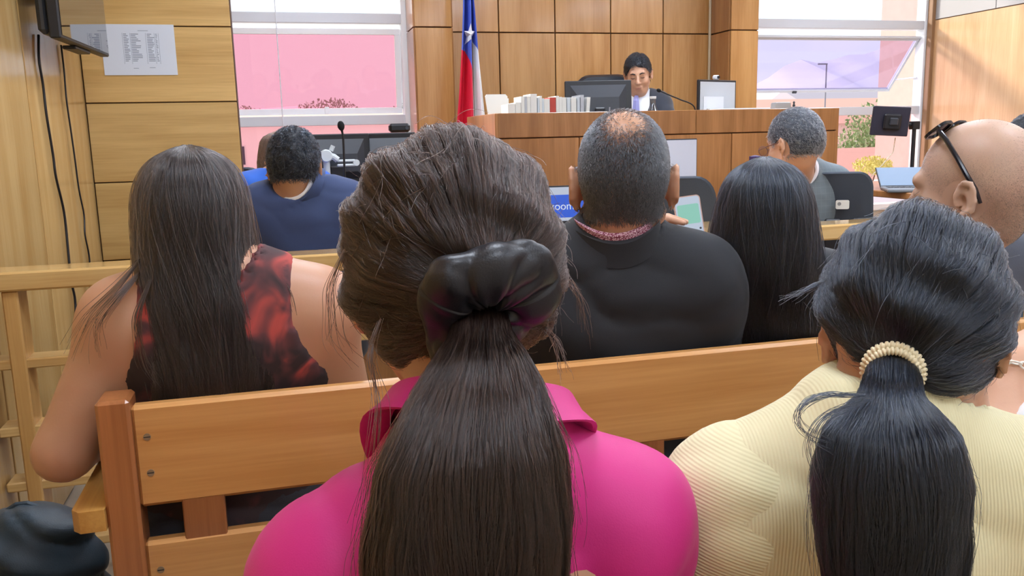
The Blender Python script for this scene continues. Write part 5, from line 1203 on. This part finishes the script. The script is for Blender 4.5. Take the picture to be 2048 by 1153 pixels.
# ---------- woman in the cream ribbed shirt (right, near)
def cream_woman():
    hc = atD(1824, 678, .86)
    s = Person('person in a cream ribbed shirt with black ponytail in a spiral hair tie', (.515, .66, 0), math.radians(-14), SK_B)
    s.pose(s.L(hc), hyaw=math.radians(-27), hpitch=math.radians(-6), hs=.945, ears=.8, sw=.142, sz=.898, slope=.012, neck=.86, sy=.02, bulk=.95, female=True, seat=.44, cx=.03)
    s.body(fine=.008)
    cm = ribbed('cream_rib', (232, 222, 178), 2000, (1, 0, 0)); 
    s.garment('shirt', cm, .010, 0, fold=both(folds(.0014, (10, 0, 44, 0, 1), (-22, 10, 30, 1, .7)), creases(.008, (-16, 0, 26, 1, 1), (12, 0, 34, 2.2, .7))), neckr=.054, neck_up=.03, stand=.04)
    for i, ax_ in ((0, (.45, .2, .9)), (1, (-.45, .2, .9))):
        g = s.grid(s.seat, .008, .02, front=.3, tall=s.hc[2]-.02); s.arms(g, .016, False, .72, .012, (i,)); g.ell(s.sh[i]+np.array([(-1, 1)[i]*-.012, 0, .0]), .066, None, .03)
        g.warp(both(folds(.0016, (26, 40, 60, 0, 1)), creases(.007, (30, 20, 30, 0, 1), (-10, 30, 40, 1, .8))))
        link('sleeve', g.mesh('sleeve', 2), ribbed('cream_rib_sleeve', (232, 222, 178), 1900, (.35, .1, .93)), s.root)
    trousers(s)
    hm = hair_mat('black_hair', *BLACK_H); bm = base_hair_mat('black_hair_mass', (22, 24, 32))
    s.tie = tie = hit(s, 1786, 738, (.095, .116, .113), (0, -.006, .028))
    def lump(d): return 1-np.where(d[..., 0] < 0, .20, .11)*np.clip(-d[..., 2]+.15, 0, 1)*np.clip(np.abs(d[..., 0])*1.4, 0, 1)+.03*np.sin(d[..., 0]*8+2)*np.cos(d[..., 2]*7)+.02*np.sin(d[..., 2]*14+d[..., 0]*5)
    pulled_hair(s, (.095, .116, .113), (0, -.006, .028), None, 24000, hm, bm, lump, 2.15, 1.5, r=.00019, nfly=300)
    P = lambda px, py, Y: s.L(atY(px, py, Y))
    sd = s.R.T @ np.array([.86, -.5, 0])
    tail(s, [tie+s.R.T @ np.array([.003, .004, .004]), P(1785, 785, .572), P(1782, 860, .552), P(1780, 960, .540), P(1785, 1060, .53), P(1790, 1300, .52)], [.0195, .024, .048, .056, .054, .040], 14000, hm, bm, r=.0002, depth=.5, stray=160, side=sd, ax0=s.L(atY(1785, 800, .56))-tie)
    locks(s, 'stray_locks', [[P(1730, 790, .575), P(1640, 790, .575), P(1592, 815, .57), P(1590, 850, .57), P(1625, 880, .565), P(1690, 905, .56)], [P(1740, 800, .57), P(1650, 830, .565), P(1618, 880, .56), P(1640, 960, .555), P(1660, 1000, .55)], [P(1880, 860, .55), P(1920, 930, .55), P(1945, 975, .55), P(1975, 985, .55)], [P(1650, 560, .70), P(1600, 585, .71), P(1560, 600, .72)]], 22, hm, .00022, .0022)
    # spiral hair tie: beaded coils
    m = MB(); ax = unit(s.L(atY(1785, 800, .56))-tie); e1 = unit(np.cross(ax, (1, 0, 0))); e2 = np.cross(ax, e1)
    tm = plain('beige_plastic_coil', (232, 216, 178), .35); ht = bpy.data.objects.new('hair_tie', None); COL.objects.link(ht); ht.parent = s.root
    for q, (R_, z, tr) in enumerate(((.0215, .001, .0046), (.0235, .0065, .0048), (.0200, .0115, .0042))):
        cc = MB(); nb = 38; sub = [.62, .95, 1.0, .95]
        for b in range(nb*4):
            a = 2*PI*b/(nb*4); n_ = e1*math.cos(a)+e2*math.sin(a); p = tie+ax*(z+.002)+n_*R_
            cc.v += [tuple(p+(n_*math.cos(2*PI*j/8)+ax*math.sin(2*PI*j/8))*tr*sub[b % 4]) for j in range(8)]
        cc.f += [(i*8+j, i*8+(j+1) % 8, ((i+1) % (nb*4))*8+(j+1) % 8, ((i+1) % (nb*4))*8+j) for i in range(nb*4) for j in range(8)]
        link('coil', cc.mesh('coil'), tm, ht, smooth=True)
    # small earring in the left ear
    e = s.H((-.092, .0, -.046)); MB().lathe([(.0005, -.003), (.003, -.001), (.003, .001), (.0005, .003)], 10, tuple(e)).build('earring', plain('gold', (220, 180, 110), .2, 1), s.root)
    return s
cream_woman()

# ---------- woman with long loose hair and bare arms (left, front bench)
def left_woman():
    hc = atD(392, 457, 1.45)
    s = Person('person with long loose dark hair and bare arms in a red-black tank top', (-.115, 1.49, 0), math.radians(-4), SK_B)
    el = s.L(atY(128, 905, 1.47)); wr = s.L((-.30, 1.74, .69))
    s.pose(s.L(hc), hyaw=math.radians(-6), hpitch=math.radians(-6), hs=1.0, sw=.158, sz=.965, sy=.0, bulk=1.12, female=True, seat=.45, cx=.01, elbow=(el, None), wrist=(wr, None))
    s.body(fine=.008)
    td = tie_dye()
    def cut(X, Y, Z):
        x = np.abs(X-.01); w_ = .122+.06*np.clip((.94-Z)/.12, 0, 1)**2
        return np.maximum(x-w_, Z-1.2)
    s.garment('tank_top', td, .007, 0, cut=cut, neckr=.085, fold=folds(.0012, (20, 0, 30, 0, 1)), smooth=1)
    trousers(s, cloth('dark_jeans', (34, 36, 44)))
    hm = hair_mat('dark_brown_hair', *DKBROWN_H); bm = base_hair_mat('dark_brown_hair_mass', (30, 25, 28))
    prof = [(.139, .004, .01, 0, -.01, 1.9), (.134, .040, .05, 0, -.012, 1.9), (.112, .070, .085, 0, -.012, 1.85), (.07, .086, .108, 0, -.012, 1.8), (.0, .093, .116, 0, -.012, 1.7), (-.06, .097, .116, .004, -.02, 1.6), (-.12, .106, .110, .012, -.04, 1.5), (-.17, .116, .095, .022, -.055, 1.35), (-.23, .122, .10, .028, -.06, 1.15), (-.30, .116, .105, .026, -.055, 1.05), (-.37, .105, .10, .022, -.05, 1.0)]
    loose_hair(s, prof, None, 13000, hm, bm, r=.00042, end=.36, wave=.008, stray=300)
    P = lambda px, py, Y: s.L(atY(px, py, Y))
    locks(s, 'stray_locks', [[P(280, 520, 1.45), P(230, 580, 1.42), P(170, 640, 1.42), P(140, 710, 1.42)], [P(285, 540, 1.45), P(230, 600, 1.40), P(190, 650, 1.40), P(195, 720, 1.40)], [P(520, 540, 1.45), P(575, 570, 1.42), P(590, 620, 1.41), P(600, 680, 1.41)], [P(300, 560, 1.40), P(270, 640, 1.38), P(285, 720, 1.38), P(320, 770, 1.38)]], 24, hm, .0004, .004)
left_woman()

# ---------- man with a thinning crown (front bench)
def balding_man():
    hc = atD(1247, 368, 1.6)
    s = Person('person in a black blazer with cropped hair thinning at the crown', (.605, 1.50, 0), math.radians(-14), SK_B)
    s.pose(s.L(hc), hyaw=math.radians(-8), hpitch=math.radians(-8), hs=1.03, sw=.168, sz=.965, sy=.0, bulk=1.08, seat=.45, ears=1.15, neck=1.08, cx=.0)
    s.body(fine=.0048)
    jk = cloth('black_suiting', (27, 30, 37), .8, 900, .2, .08)
    s.garment('blazer', jk, .020, 1.0, True, .004, fold=both(folds(.003, (10, 0, 38, 0, 1), (-14, 0, 30, 1.5, .9)), creases(.010, (6, 0, 22, .3, 1), (-16, 0, 20, 1.7, .8), (14, 6, 12, 3, .6))), neckr=.064, neck_up=.012, stand=.03)
    s.collar('blazer_collar', jk, .073, .034, .044, .018, .026, .09, 1.0, roll=-.28, side=.034)
    s.collar('shirt_collar', dotted('pink_dotted_shirt', (222, 186, 200), (130, 50, 76)), .066, .046, .03, .006, .026, .05, .5, roll=-.28)
    trousers(s)
    hm = hair_mat('grizzled_hair', *GRIZ_H)
    def dens(p):
        c = np.array((.004, -.070, .115)); q = np.linalg.norm((p-c)/np.array((.058, .068, .066)), axis=1); return np.clip((q-.30)*1.05, .14, 1)**1.4*np.clip((p[:, 2]+.078)*45, 0, 1)
    s.fur('hair', hm, 42000, .010, .00045, plane=(-.75, .60, -.012), comb=(0, -.25, -1), lift=.8, dens=dens)

balding_man()

# ---------- woman holding up a phone
def phone_woman():
    hc = atD(1525, 452, 1.71)
    s = Person('person with long straight black hair holding up a phone', (hc[0]-.01, 1.515, 0), math.radians(-20), SK_C)
    # phone in the left hand
    ph = atY(1380, 446, 1.80); hand = s.L(atY(1312, 457, 1.842))
    wr = hand+np.array([.012, -.012, -.085]); el = s.L((.69, 1.62, .74))
    s.pose(s.L(hc), hyaw=math.radians(-4), hpitch=math.radians(-10), hs=.98, sw=.150, sz=.925, sy=.01, bulk=.98, female=True, seat=.45, elbow=(el, None), wrist=(wr, None), cx=.0)
    # fingers: hand upright behind the phone, palm to the right, thumb in front
    y_ = unit(np.array([-.05, .10, 1.0])); z_ = unit(np.array([-.9, .1, 0])); z_ = unit(z_-y_*(z_ @ y_)); x_ = np.cross(y_, z_); R_ = np.stack([x_, y_, z_], 1)
    s.body(fine=.008, hand_fine=wr+np.array([0, 0, .08]), hand_R=(R_, None), curl=(1.2, .6))
    s.garment('jumper', cloth('dark_jumper', (40, 42, 48)), .012, 1.0, True, fold=folds(.002, (20, 0, 26, 0, 1)))
    trousers(s)
    hm = hair_mat('black_hair', *BLACK_H); bm = base_hair_mat('black_hair_mass', (22, 24, 32))
    prof = [(.137, .004, .01, 0, -.01, 1.9), (.131, .042, .05, 0, -.012, 1.9), (.108, .070, .085, 0, -.012, 1.85), (.066, .086, .108, 0, -.012, 1.8), (.0, .097, .116, 0, -.012, 1.75), (-.06, .106, .118, 0, -.018, 1.7), (-.12, .118, .105, .0, -.02, 1.55), (-.17, .130, .088, .004, -.02, 1.4), (-.23, .138, .088, .006, -.022, 1.35), (-.30, .142, .090, .008, -.022, 1.3), (-.36, .142, .09, .01, -.022, 1.3), (-.42, .14, .09, .01, -.022, 1.3)]
    loose_hair(s, prof, None, 13000, hm, bm, r=.00042, end=.2, wave=.014, stray=300)
    cl = s.H((-.015, .0, .139)); MB().lathe([(.002, -.006), (.012, -.004), (.012, .004), (.002, .006)], 8, tuple(cl)).build('hair_clip', plain('violet_clip', (70, 56, 110), .4), s.root)
    t = thing('phone', 'smartphone in a beige case with a green and white screen, held up', 'phone', tuple(ph)); t.rotation_euler = (math.radians(-14), math.radians(-7), math.radians(-18))
    W_, H_ = .062, .128
    MB().prism(rrect(W_, H_, .009, 5), 'Y', 0, .009).build('case', plain('phone_case', (196, 160, 146), .5), t)
    MB().prism(rrect(W_-.005, H_-.005, .007, 5), 'Y', -.0012, 0).build('screen', emit('phone_white', (196, 208, 226), .85), t)
    MB().prism(rrect(W_-.012, H_*.36, .004, 3, 0, H_*.16), 'Y', -.0018, -.001).build('green_message', emit('phone_green', (150, 214, 196), .8), t)
    MB().lathe([(.002, 0), (.002, .0004)], 8, M=rotm(PI/2, 0, 0)).build('camera_hole', BLK, t).location = (-W_*.36, -.0012, H_*.42)
    MB().lathe([(.0026, 0), (.0026, .0004)], 10, M=rotm(PI/2, 0, 0)).build('button', DGREY, t).location = (W_*.36, -.0012, -H_*.12)
phone_woman()

# ---------- bald man with sunglasses on his head, in profile
def bald_man():
    hc = atD(1948, 388, 1.7)
    s = Person('person with shaved head and sunglasses pushed up, turned left in profile', (hc[0]+.02, 1.50, 0), math.radians(8), skin_mat('skin_bald', (192, 160, 138)))
    s.pose(s.L(hc), hyaw=math.radians(20), hpitch=math.radians(-7), hs=1.13, sw=.175, sz=.945, sy=.01, bulk=1.12, seat=.45, neck=1.15, cx=.02)
    s.body(fine=.0048)
    st = cloth('slate_shirt', (72, 78, 92), .8)
    s.garment('shirt', st, .014, 1.0, True, fold=folds(.0024, (16, 0, 34, 0, 1), (-18, 8, 22, 1, .7)), neckr=.074)
    s.collar('shirt_collar', st, .072, .034, .034, .020, .018, .05, .8)
    trousers(s)
    hm = hair_mat('stubble', *GRIZ_H)
    s.fur('stubble', hm, 40000, .0016, .00009, comb=(0, -.2, -1), lift=1.2, dens=lambda p: np.clip(.9-(p[:, 2]-.0)*9, .03, .9), K=3)
    # sunglasses resting on the forehead
    t = thing('sunglasses', 'black sunglasses pushed up on the shaved head', 'sunglasses', tuple(s.loc+s.R @ s.H((0, 0, 0)))); Mw = np.eye(4); Mw[:3, :3] = s.R @ s.Rh*s.hs; Mw[:3, 3] = s.loc+s.R @ s.hc
    t.matrix_world = Matrix(Mw.tolist())
    T_ = rotm(math.radians(57), 0, 0, (0, .040, .119))
    fm = plain('gloss_black_frame', (22, 22, 30), .2)
    for i in (-1, 1):
        m = MB(); ring = rrect(.062, .044, .019, 6, i*.034, 0); n_ = len(ring); inn = rrect(.054, .036, .016, 6, i*.034, 0)
        for y in (-.0025, .0025):
            for rg_ in (ring, inn): m.v += [tuple(T_ @ Vector((u, y-.25*(u*u)*2.5*.8, v))) for u, v in rg_]
        for k in range(n_):
            a, b = k, (k+1) % n_
            m.f += [(a, b, n_+b, n_+a), (2*n_+a, 3*n_+a, 3*n_+b, 2*n_+b), (a, 2*n_+a, 2*n_+b, b), (n_+a, n_+b, 3*n_+b, 3*n_+a)]
        m.build('rim', fm, t, smooth=True)
        m = MB(); m.add([tuple(T_ @ Vector((u, -.5*u*u, v))) for u, v in inn]+[tuple(T_ @ Vector((u, -.5*u*u+.001, v))) for u, v in inn], [tuple(range(n_)), tuple(range(2*n_-1, n_-1, -1))]+[(k, (k+1) % n_, n_+(k+1) % n_, n_+k) for k in range(n_)]); m.build('lens', plain('violet_lens', (70, 66, 110), .08, coat=1), t)
        h0 = T_ @ Vector((i*.066, -.01, .008)); MB().tube([h0, (i*.079, .012, .098), (i*.086, -.006, .066), (i*.089, -.020, .036), (i*.089, -.032, .010), (i*.086, -.038, -.014)], [.0045, .0042, .004, .0042, .0045, .003], 8).build('temple', fm, t, smooth=True)
    MB().tube([T_ @ Vector((-.006, 0, .008)), T_ @ Vector((0, .003, .010)), T_ @ Vector((.006, 0, .008))], .003, 8).build('bridge', fm, t)
bald_man()

# ---------- man in the navy suit (behind the barrier, left)
def navy_man():
    hc = atD(590, 336, 2.80)
    s = Person('person in a navy suit with wavy black hair, beyond the barrier at left', (.10, 2.98, 0), math.radians(-2), SK_A)
    s.pose(s.L(hc), hyaw=math.radians(-6), hpitch=math.radians(-6), hs=.95, sw=.140, sz=1.035, sy=-.05, bulk=1.0, seat=.45, ears=1.1, cx=-.015)
    s.body(fine=.009)
    jk = cloth('navy_suiting', (52, 68, 108), .8, 900, .2, .1); s.garment('jacket', jk, .016, 1.0, True, fold=both(folds(.002, (14, 0, 30, 0, 1)), creases(.008, (8, 0, 24, 1, 1), (-14, 0, 18, 2, .7))), neckr=.060, neck_up=.014, stand=.035, fine=.01)
    s.collar('jacket_collar', jk, .068, .034, .042, .018, .026, .08, 1.0, side=.03); s.collar('shirt_collar', plain('white_shirt', (232, 234, 240), .7), .062, .042, .02, .004, .026, .05, .5)
    trousers(s)
    hm = hair_mat('black_hair', *BLACK_H)
    s.cap_hair('hair', base_hair_mat('black_hair_mass', (22, 24, 32)), .010, noise=.004, nf=110, cut=lambda x, y, z: -.045-z)
    s.fur('hair_strands', hm, 7000, .022, .0007, comb=(0, -.4, -.8), lift=1.0, jit=.8, curl=.7, off=.003, dens=lambda p: 1.0*(p[:, 2] > -.045))
navy_man()
# ---------- woman in the blue jumper
def blue_woman():
    hc = atD(566, 322, 3.45)
    s = Person('person in a bright blue jumper with brown hair, beside the pink window', (hc[0]-.01, 3.52, 0), math.radians(6), SK_C)
    wr = s.L(atY(668, 394, 3.42)); el = s.L(atY(600, 400, 3.45))
    elL = s.L(atY(528, 390, 3.5))
    s.pose(s.L(hc), hyaw=math.radians(-10), hs=.95, sw=.135, sz=1.06, sy=-.03, bulk=.95, female=True, seat=.47, elbow=(elL, el), wrist=(el+np.array([-.05, .02, 0.02]), wr), cx=.0)
    s.body(fine=.012, hands=(True, True))
    s.garment('jumper', cloth('blue_knit', (48, 104, 206), .85), .012, 1.0, True, fold=folds(.003, (20, 0, 30, 0, 1)), fine=.011); trousers(s)
    hm = hair_mat('auburn_hair', *AUB_H); prof = [(.124, .004, .01, 0, -.01, 1.9), (.095, .080, .085, 0, -.012, 1.85), (.0, .100, .110, 0, -.012, 1.75), (-.08, .10, .10, 0, -.02, 1.6), (-.2, .09, .08, 0, -.03, 1.3)]
    loose_hair(s, prof, None, 3500, hm, base_hair_mat('auburn_hair_mass', (84, 58, 52)), r=.0009, stray=20)
blue_woman()
# ---------- older man in the grey checked suit
def grey_man():
    hc = atD(1588, 291, 3.15)
    s = Person('person in a grey checked suit with short grey hair and eyeglasses', (1.97, 2.93+.1, 0), math.radians(4), SK_C)
    s.pose(s.L(hc), hyaw=math.radians(12), hpitch=math.radians(-12), hs=1.0, sw=.165, sz=1.015, sy=-.05, bulk=1.1, seat=.45, cx=.02)
    s.body(fine=.009)
    jk = check_cloth('grey_check_suiting', (106, 118, 126), (114, 125, 132), 260); s.garment('jacket', jk, .018, 1.0, True, fold=both(folds(.002, (14, 0, 30, 0, 1)), creases(.008, (8, 0, 24, 1, 1), (-14, 0, 18, 2, .7))), neckr=.060, neck_up=.014, stand=.035, fine=.01)
    s.collar('jacket_collar', jk, .070, .034, .044, .020, .026, .08, 1.0, side=.03); s.collar('shirt_collar', plain('white_shirt', (232, 234, 240), .7), .066, .046, .02, .005, .020, .05, .5); trousers(s)
    hm = hair_mat('grey_hair', *GREY_H)
    s.cap_hair('hair', base_hair_mat('grey_hair_mass', (62, 68, 78)), .008, noise=.002, cut=lambda x, y, z: -.05-z)
    s.fur('hair_strands', hm, 7000, .016, .0007, comb=(0, -.6, -.7), lift=.6, off=.003, dens=lambda p: 1.0*(p[:, 2] > -.05))
    t = thing('eyeglasses', 'thin eyeglasses on the grey-suited man', 'eyeglasses'); Mw = np.eye(4); Mw[:3, :3] = s.R @ s.Rh; Mw[:3, 3] = s.loc+s.R @ s.hc; t.matrix_world = Matrix(Mw.tolist())
    fm = plain('brown_frame', (120, 84, 80), .3)
    for i in (-1, 1):
        ring = [Vector((i*.034+.024*math.cos(a), .118, .004+.018*math.sin(a))) for a in np.linspace(0, 2*PI, 22)]; MB().tube(ring, .0018, 6).build('rim', fm, t); 
        MB().prism([(i*.034+.023*math.cos(a), .004+.017*math.sin(a)) for a in np.linspace(0, 2*PI, 20)[:-1]], 'Y', .1175, .1185).build('lens', glass('spectacle_glass', (.92, .93, .97)), t)
        MB().tube([(i*.058, .117, .008), (i*.078, .06, .010), (i*.083, -.005, .012), (i*.084, -.03, -.006)], .0018, 6).build('temple', fm, t)
    MB().tube([(-.010, .119, .008), (0, .121, .010), (.010, .119, .008)], .0018, 6).build('bridge', fm, t)
grey_man()
# ---------- judge
def judge():
    hc = atD(1276, 150, 5.75)
    yaw = math.atan2(-hc[0], hc[1])+PI
    s = Person('person in dark suit and lavender tie, reading at the raised judge desk', (hc[0]+.02, hc[1]+.06, .46), yaw-.05, SK_C)
    s.pose(s.L(hc), hyaw=math.radians(2), hpitch=math.radians(-20), hroll=math.radians(4), hs=1.03, sw=.155, sz=.985, sy=.0, bulk=1.02, seat=.48, ears=1.1, cx=.0, elbow=((-.24, .16, .80), (.24, .16, .80)), wrist=((-.12, .34, .80), (.12, .34, .80)))
    s.body(fine=.008)
    wh = plain('white_shirt', (232, 234, 240), .7); jk = cloth('charcoal_suiting', (38, 44, 58), .75, 900, .2, .3)
    s.garment('shirt', wh, .008, 0, fine=.01, neckr=.066)
    def cut(X, Y, Z):
        w_ = .012+.075*np.clip((Z-.66)/.30, 0, 1); return np.where(Y > .02, w_-np.abs(X), -.1)     # open V at the front
    s.garment('jacket', jk, .018, 1.0, True, cut=cut, fine=.009, neckr=.076, fold=folds(.002, (14, 0, 30, 0, 1)))
    s.collar('jacket_collar', jk, .078, .022, .036, .030, .010, .10, 1.5)
    s.collar('shirt_collar', wh, .064, .036, .032, .014, .026, .055, .25)
    # tie
    m = MB(); n0 = s.neckb+np.array([0, .066, .020])
    fr = s.chest[1]+.104
    pr = [(n0[2]+.004, n0[1]+.014, .016), (n0[2]-.022, n0[1]+.020, .012), (n0[2]-.06, fr+.008, .019), (n0[2]-.14, fr+.016, .024), (n0[2]-.24, fr+.014, .029), (n0[2]-.29, fr+.012, .028), (n0[2]-.315, fr+.012, .004)]
    for z, y, w_ in pr: m.v += [(n0[0]-w_, y, z), (n0[0], y+.006, z), (n0[0]+w_, y, z), (n0[0], y-.006, z)]
    for j in range(len(pr)-1): m.f += [(j*4+i, j*4+(i+1) % 4, (j+1)*4+(i+1) % 4, (j+1)*4+i) for i in range(4)]
    m.f += [(0, 1, 2, 3), tuple((len(pr)-1)*4+i for i in range(4))]
    m.build('tie', plain('lavender_tie', (150, 150, 206), .5), s.root)
    trousers(s)
    hm = hair_mat('black_hair', *BLACK_H)
    s.cap_hair('hair', base_hair_mat('black_hair_mass', (22, 24, 32)), .007, plane=(-.80, .60, -.012), noise=.002)
    s.fur('hair_strands', hm, 5000, .022, .0010, plane=(-.80, .60, -.010), comb=lambda p: np.stack([np.sign(p[:, 0]+.02)*.4, -.3+0*p[:, 0], -.5+0*p[:, 0]], 1), lift=.6, off=.003)
    for i in (-1, 1):       # eyebrows, lids, moustache shade
        MB().tube([s.H((i*.014, .094, .030)), s.H((i*.030, .093, .036)), s.H((i*.046, .083, .031))], [.0035, .0042, .002], 6).build('eyebrow', base_hair_mat('black_hair_mass', (22, 24, 32)), s.root)
        MB().tube([s.H((i*.018, .0925, .006)), s.H((i*.031, .0935, .004)), s.H((i*.044, .087, .006))], [.0012, .0022, .0012], 6).build('eyelashes', BLK, s.root)
    MB().tube([s.H((-.018, .0975, -.0605)), s.H((0, .1, -.0605)), s.H((.018, .0975, -.0605))], [.001, .0028, .001], 6).build('lips', plain('lip', (170, 104, 96), .4), s.root)
    tag(MB().box((-.13, -.09, 0), (.13, .09, .012), .002).build('open_file', plain('paper_white', (226, 234, 246), .7)), 'open file lying before the judge on the desk', 'paper').location = (hc[0]-.17, hc[1]-.42, WT)
judge()
# ---------- man at the right edge, beyond the barrier
def far_man():
    hc = atD(2066, 296, 3.5)
    s = Person('person with short black hair at right edge, behind the bald man', (hc[0]+.02, hc[1]+.05, 0), math.radians(-60), SK_A)
    s.pose(s.L(hc), hyaw=math.radians(-24), hpitch=math.radians(-6), hs=1.05, sw=.165, sz=.955, bulk=1.05, seat=.45, ears=1.05)
    s.body(fine=.009); st = cloth('light_blue_shirt', (112, 150, 200), .8); s.garment('shirt', st, .014, 1.0, True, fold=folds(.003, (20, 0, 34, 0, 1)), fine=.011); s.collar('shirt_collar', st, .070, .034, .03, .016, .018, .05, .8); trousers(s)
    s.cap_hair('hair', base_hair_mat('black_hair_mass', (22, 24, 32)), .008, noise=.002); s.fur('hair_strands', hair_mat('black_hair', *BLACK_H), 5000, .014, .0007, comb=(0, -.3, -.8), lift=.8, off=.003)
far_man()
# ---------- person in white at the right edge (mostly out of view)
def edge_person():
    s = Person('person in white at the right edge, only a braceleted forearm showing', (1.20, .68, 0), math.radians(-10), SK_C)
    wr = s.L(atY(2024, 724, .90)); el = s.L(atY(1988, 900, .86))
    s.pose((.03, .06, 1.10), hs=.97, sw=.150, sz=.895, sy=.02, bulk=.86, female=True, seat=.45, elbow=(el, None), wrist=(wr, None))
    y_ = unit(np.array([.86, .22, .36])); z_ = np.array([-.35, -.2, .9]); z_ = unit(z_-y_*(z_ @ y_))
    s.body(fine=.009, hand_R=(np.stack([np.cross(y_, z_), y_, z_], 1), None)); s.garment('white_top', cloth('white_cotton', (232, 236, 240), .8), .014, .70, True, .012, fold=folds(.003, (20, 0, 34, 0, 1)), fine=.011); trousers(s)
    hm = hair_mat('brown_hair', *BROWN_H); pulled_hair(s, (.095, .112, .112), (0, -.008, .028), (0, -1, -.2), 2500, hm, base_hair_mat('brown_hair_mass', (44, 30, 28)), None, 2.0, 1.0, r=.0004, nfly=30)
    d = unit(s.wr[0]-s.el[0]); c = s.wr[0]-d*.012; e1 = unit(np.cross(d, (1, 0, 0))); e2 = np.cross(d, e1); br = bpy.data.objects.new('bracelet', None); COL.objects.link(br); br.parent = s.root; bm_ = plain('pearl_white', (232, 228, 220), .3)
    for k in range(16):
        a = 2*PI*k/16; lk = MB(); p = c+(e1*math.cos(a)+e2*math.sin(a))*.031; t_ = -e1*math.sin(a)+e2*math.cos(a); n_ = (e1*math.cos(a)+e2*math.sin(a)) if k % 2 else d
        lk.tube([p+t_*.0075*math.cos(b)+n_*.0045*math.sin(b) for b in np.linspace(0, 2*PI, 13)], .0014, 6, False); lk.build('chain_link', bm_, br)
edge_person()

# ---------- backpack on the floor beside the bench
def backpack():
    c = (-.535, 1.78, 0); t = thing('backpack', 'dark teal quilted backpack on the floor beside the bench end', 'backpack', c)
    g = Grid(np.arange(-.2, .24, .008), np.arange(-.2, .22, .008), np.arange(-.005, .58, .008))
    g.cap((0, 0, .13), (.01, .01, .37), .155, .135, .02, (1, .75, 1)); g.cap((0, -.08, .12), (0, -.07, .25), .10, .09, .05, (1, .8, 1)); g.ell((.01, .0, .46), (.10, .075, .06), None, .05)
    g.clip(lambda X, Y, Z: .004-Z)
    g.warp(lambda X, Y, Z: .007*np.sin(24*X+40*Z+2*np.sin(14*Z))*np.sin(20*Y+3)+.004*np.sin(70*Z+12*X+2*np.sin(20*X)))
    nm = cloth('teal_nylon', (30, 50, 64), .5, 400, .2, .05, .25); g.warp(creases(.016, (12, 6, 10, .4, 1), (-16, 8, 14, 2, .8), (6, 10, 26, 3.3, .7)))
    link('body', g.mesh('body', 2), nm, t)
    zz = [(-.15+.012*math.sin(k), -.10+.05*math.sin(k*.3), .12+.04*k) for k in range(8)]
    arc = [(.125*math.cos(a)-.01, -.115-.03*math.sin(a)*.2, .24+.18*math.sin(a)) for a in np.linspace(-.3, PI+.3, 22)]
    MB().tube(arc, .004, 6).build('zip', BLK, t)
    MB().tube([(.10*math.cos(a)-.005, -.150-.004*math.cos(a), .15+.075*math.sin(a)) for a in np.linspace(0, 2*PI, 24)], .003, 6).build('seam', plain('teal_dark', (28, 46, 58), .6), t)
    for x, z in ((-.13, .28), (-.105, .34)):
        q = MB().box((x-.004, -.135, z-.018), (x+.004, -.128, z+.004), .001).build('zip_pull', CHROME, t)
    MB().tube([(-.03, .02, .49), (-.028, .01, .515), (-.01, .01, .525), (.01, .01, .525), (.028, .01, .515), (.03, .02, .49)], .006, 8).build('grab_handle', nm, t)
    for i in (-1, 1): MB().tube([(i*.06, .10, .46), (i*.075, .15, .36), (i*.08, .14, .2), (i*.09, .10, .08)], .012, 8).build('strap', nm, t)
backpack()
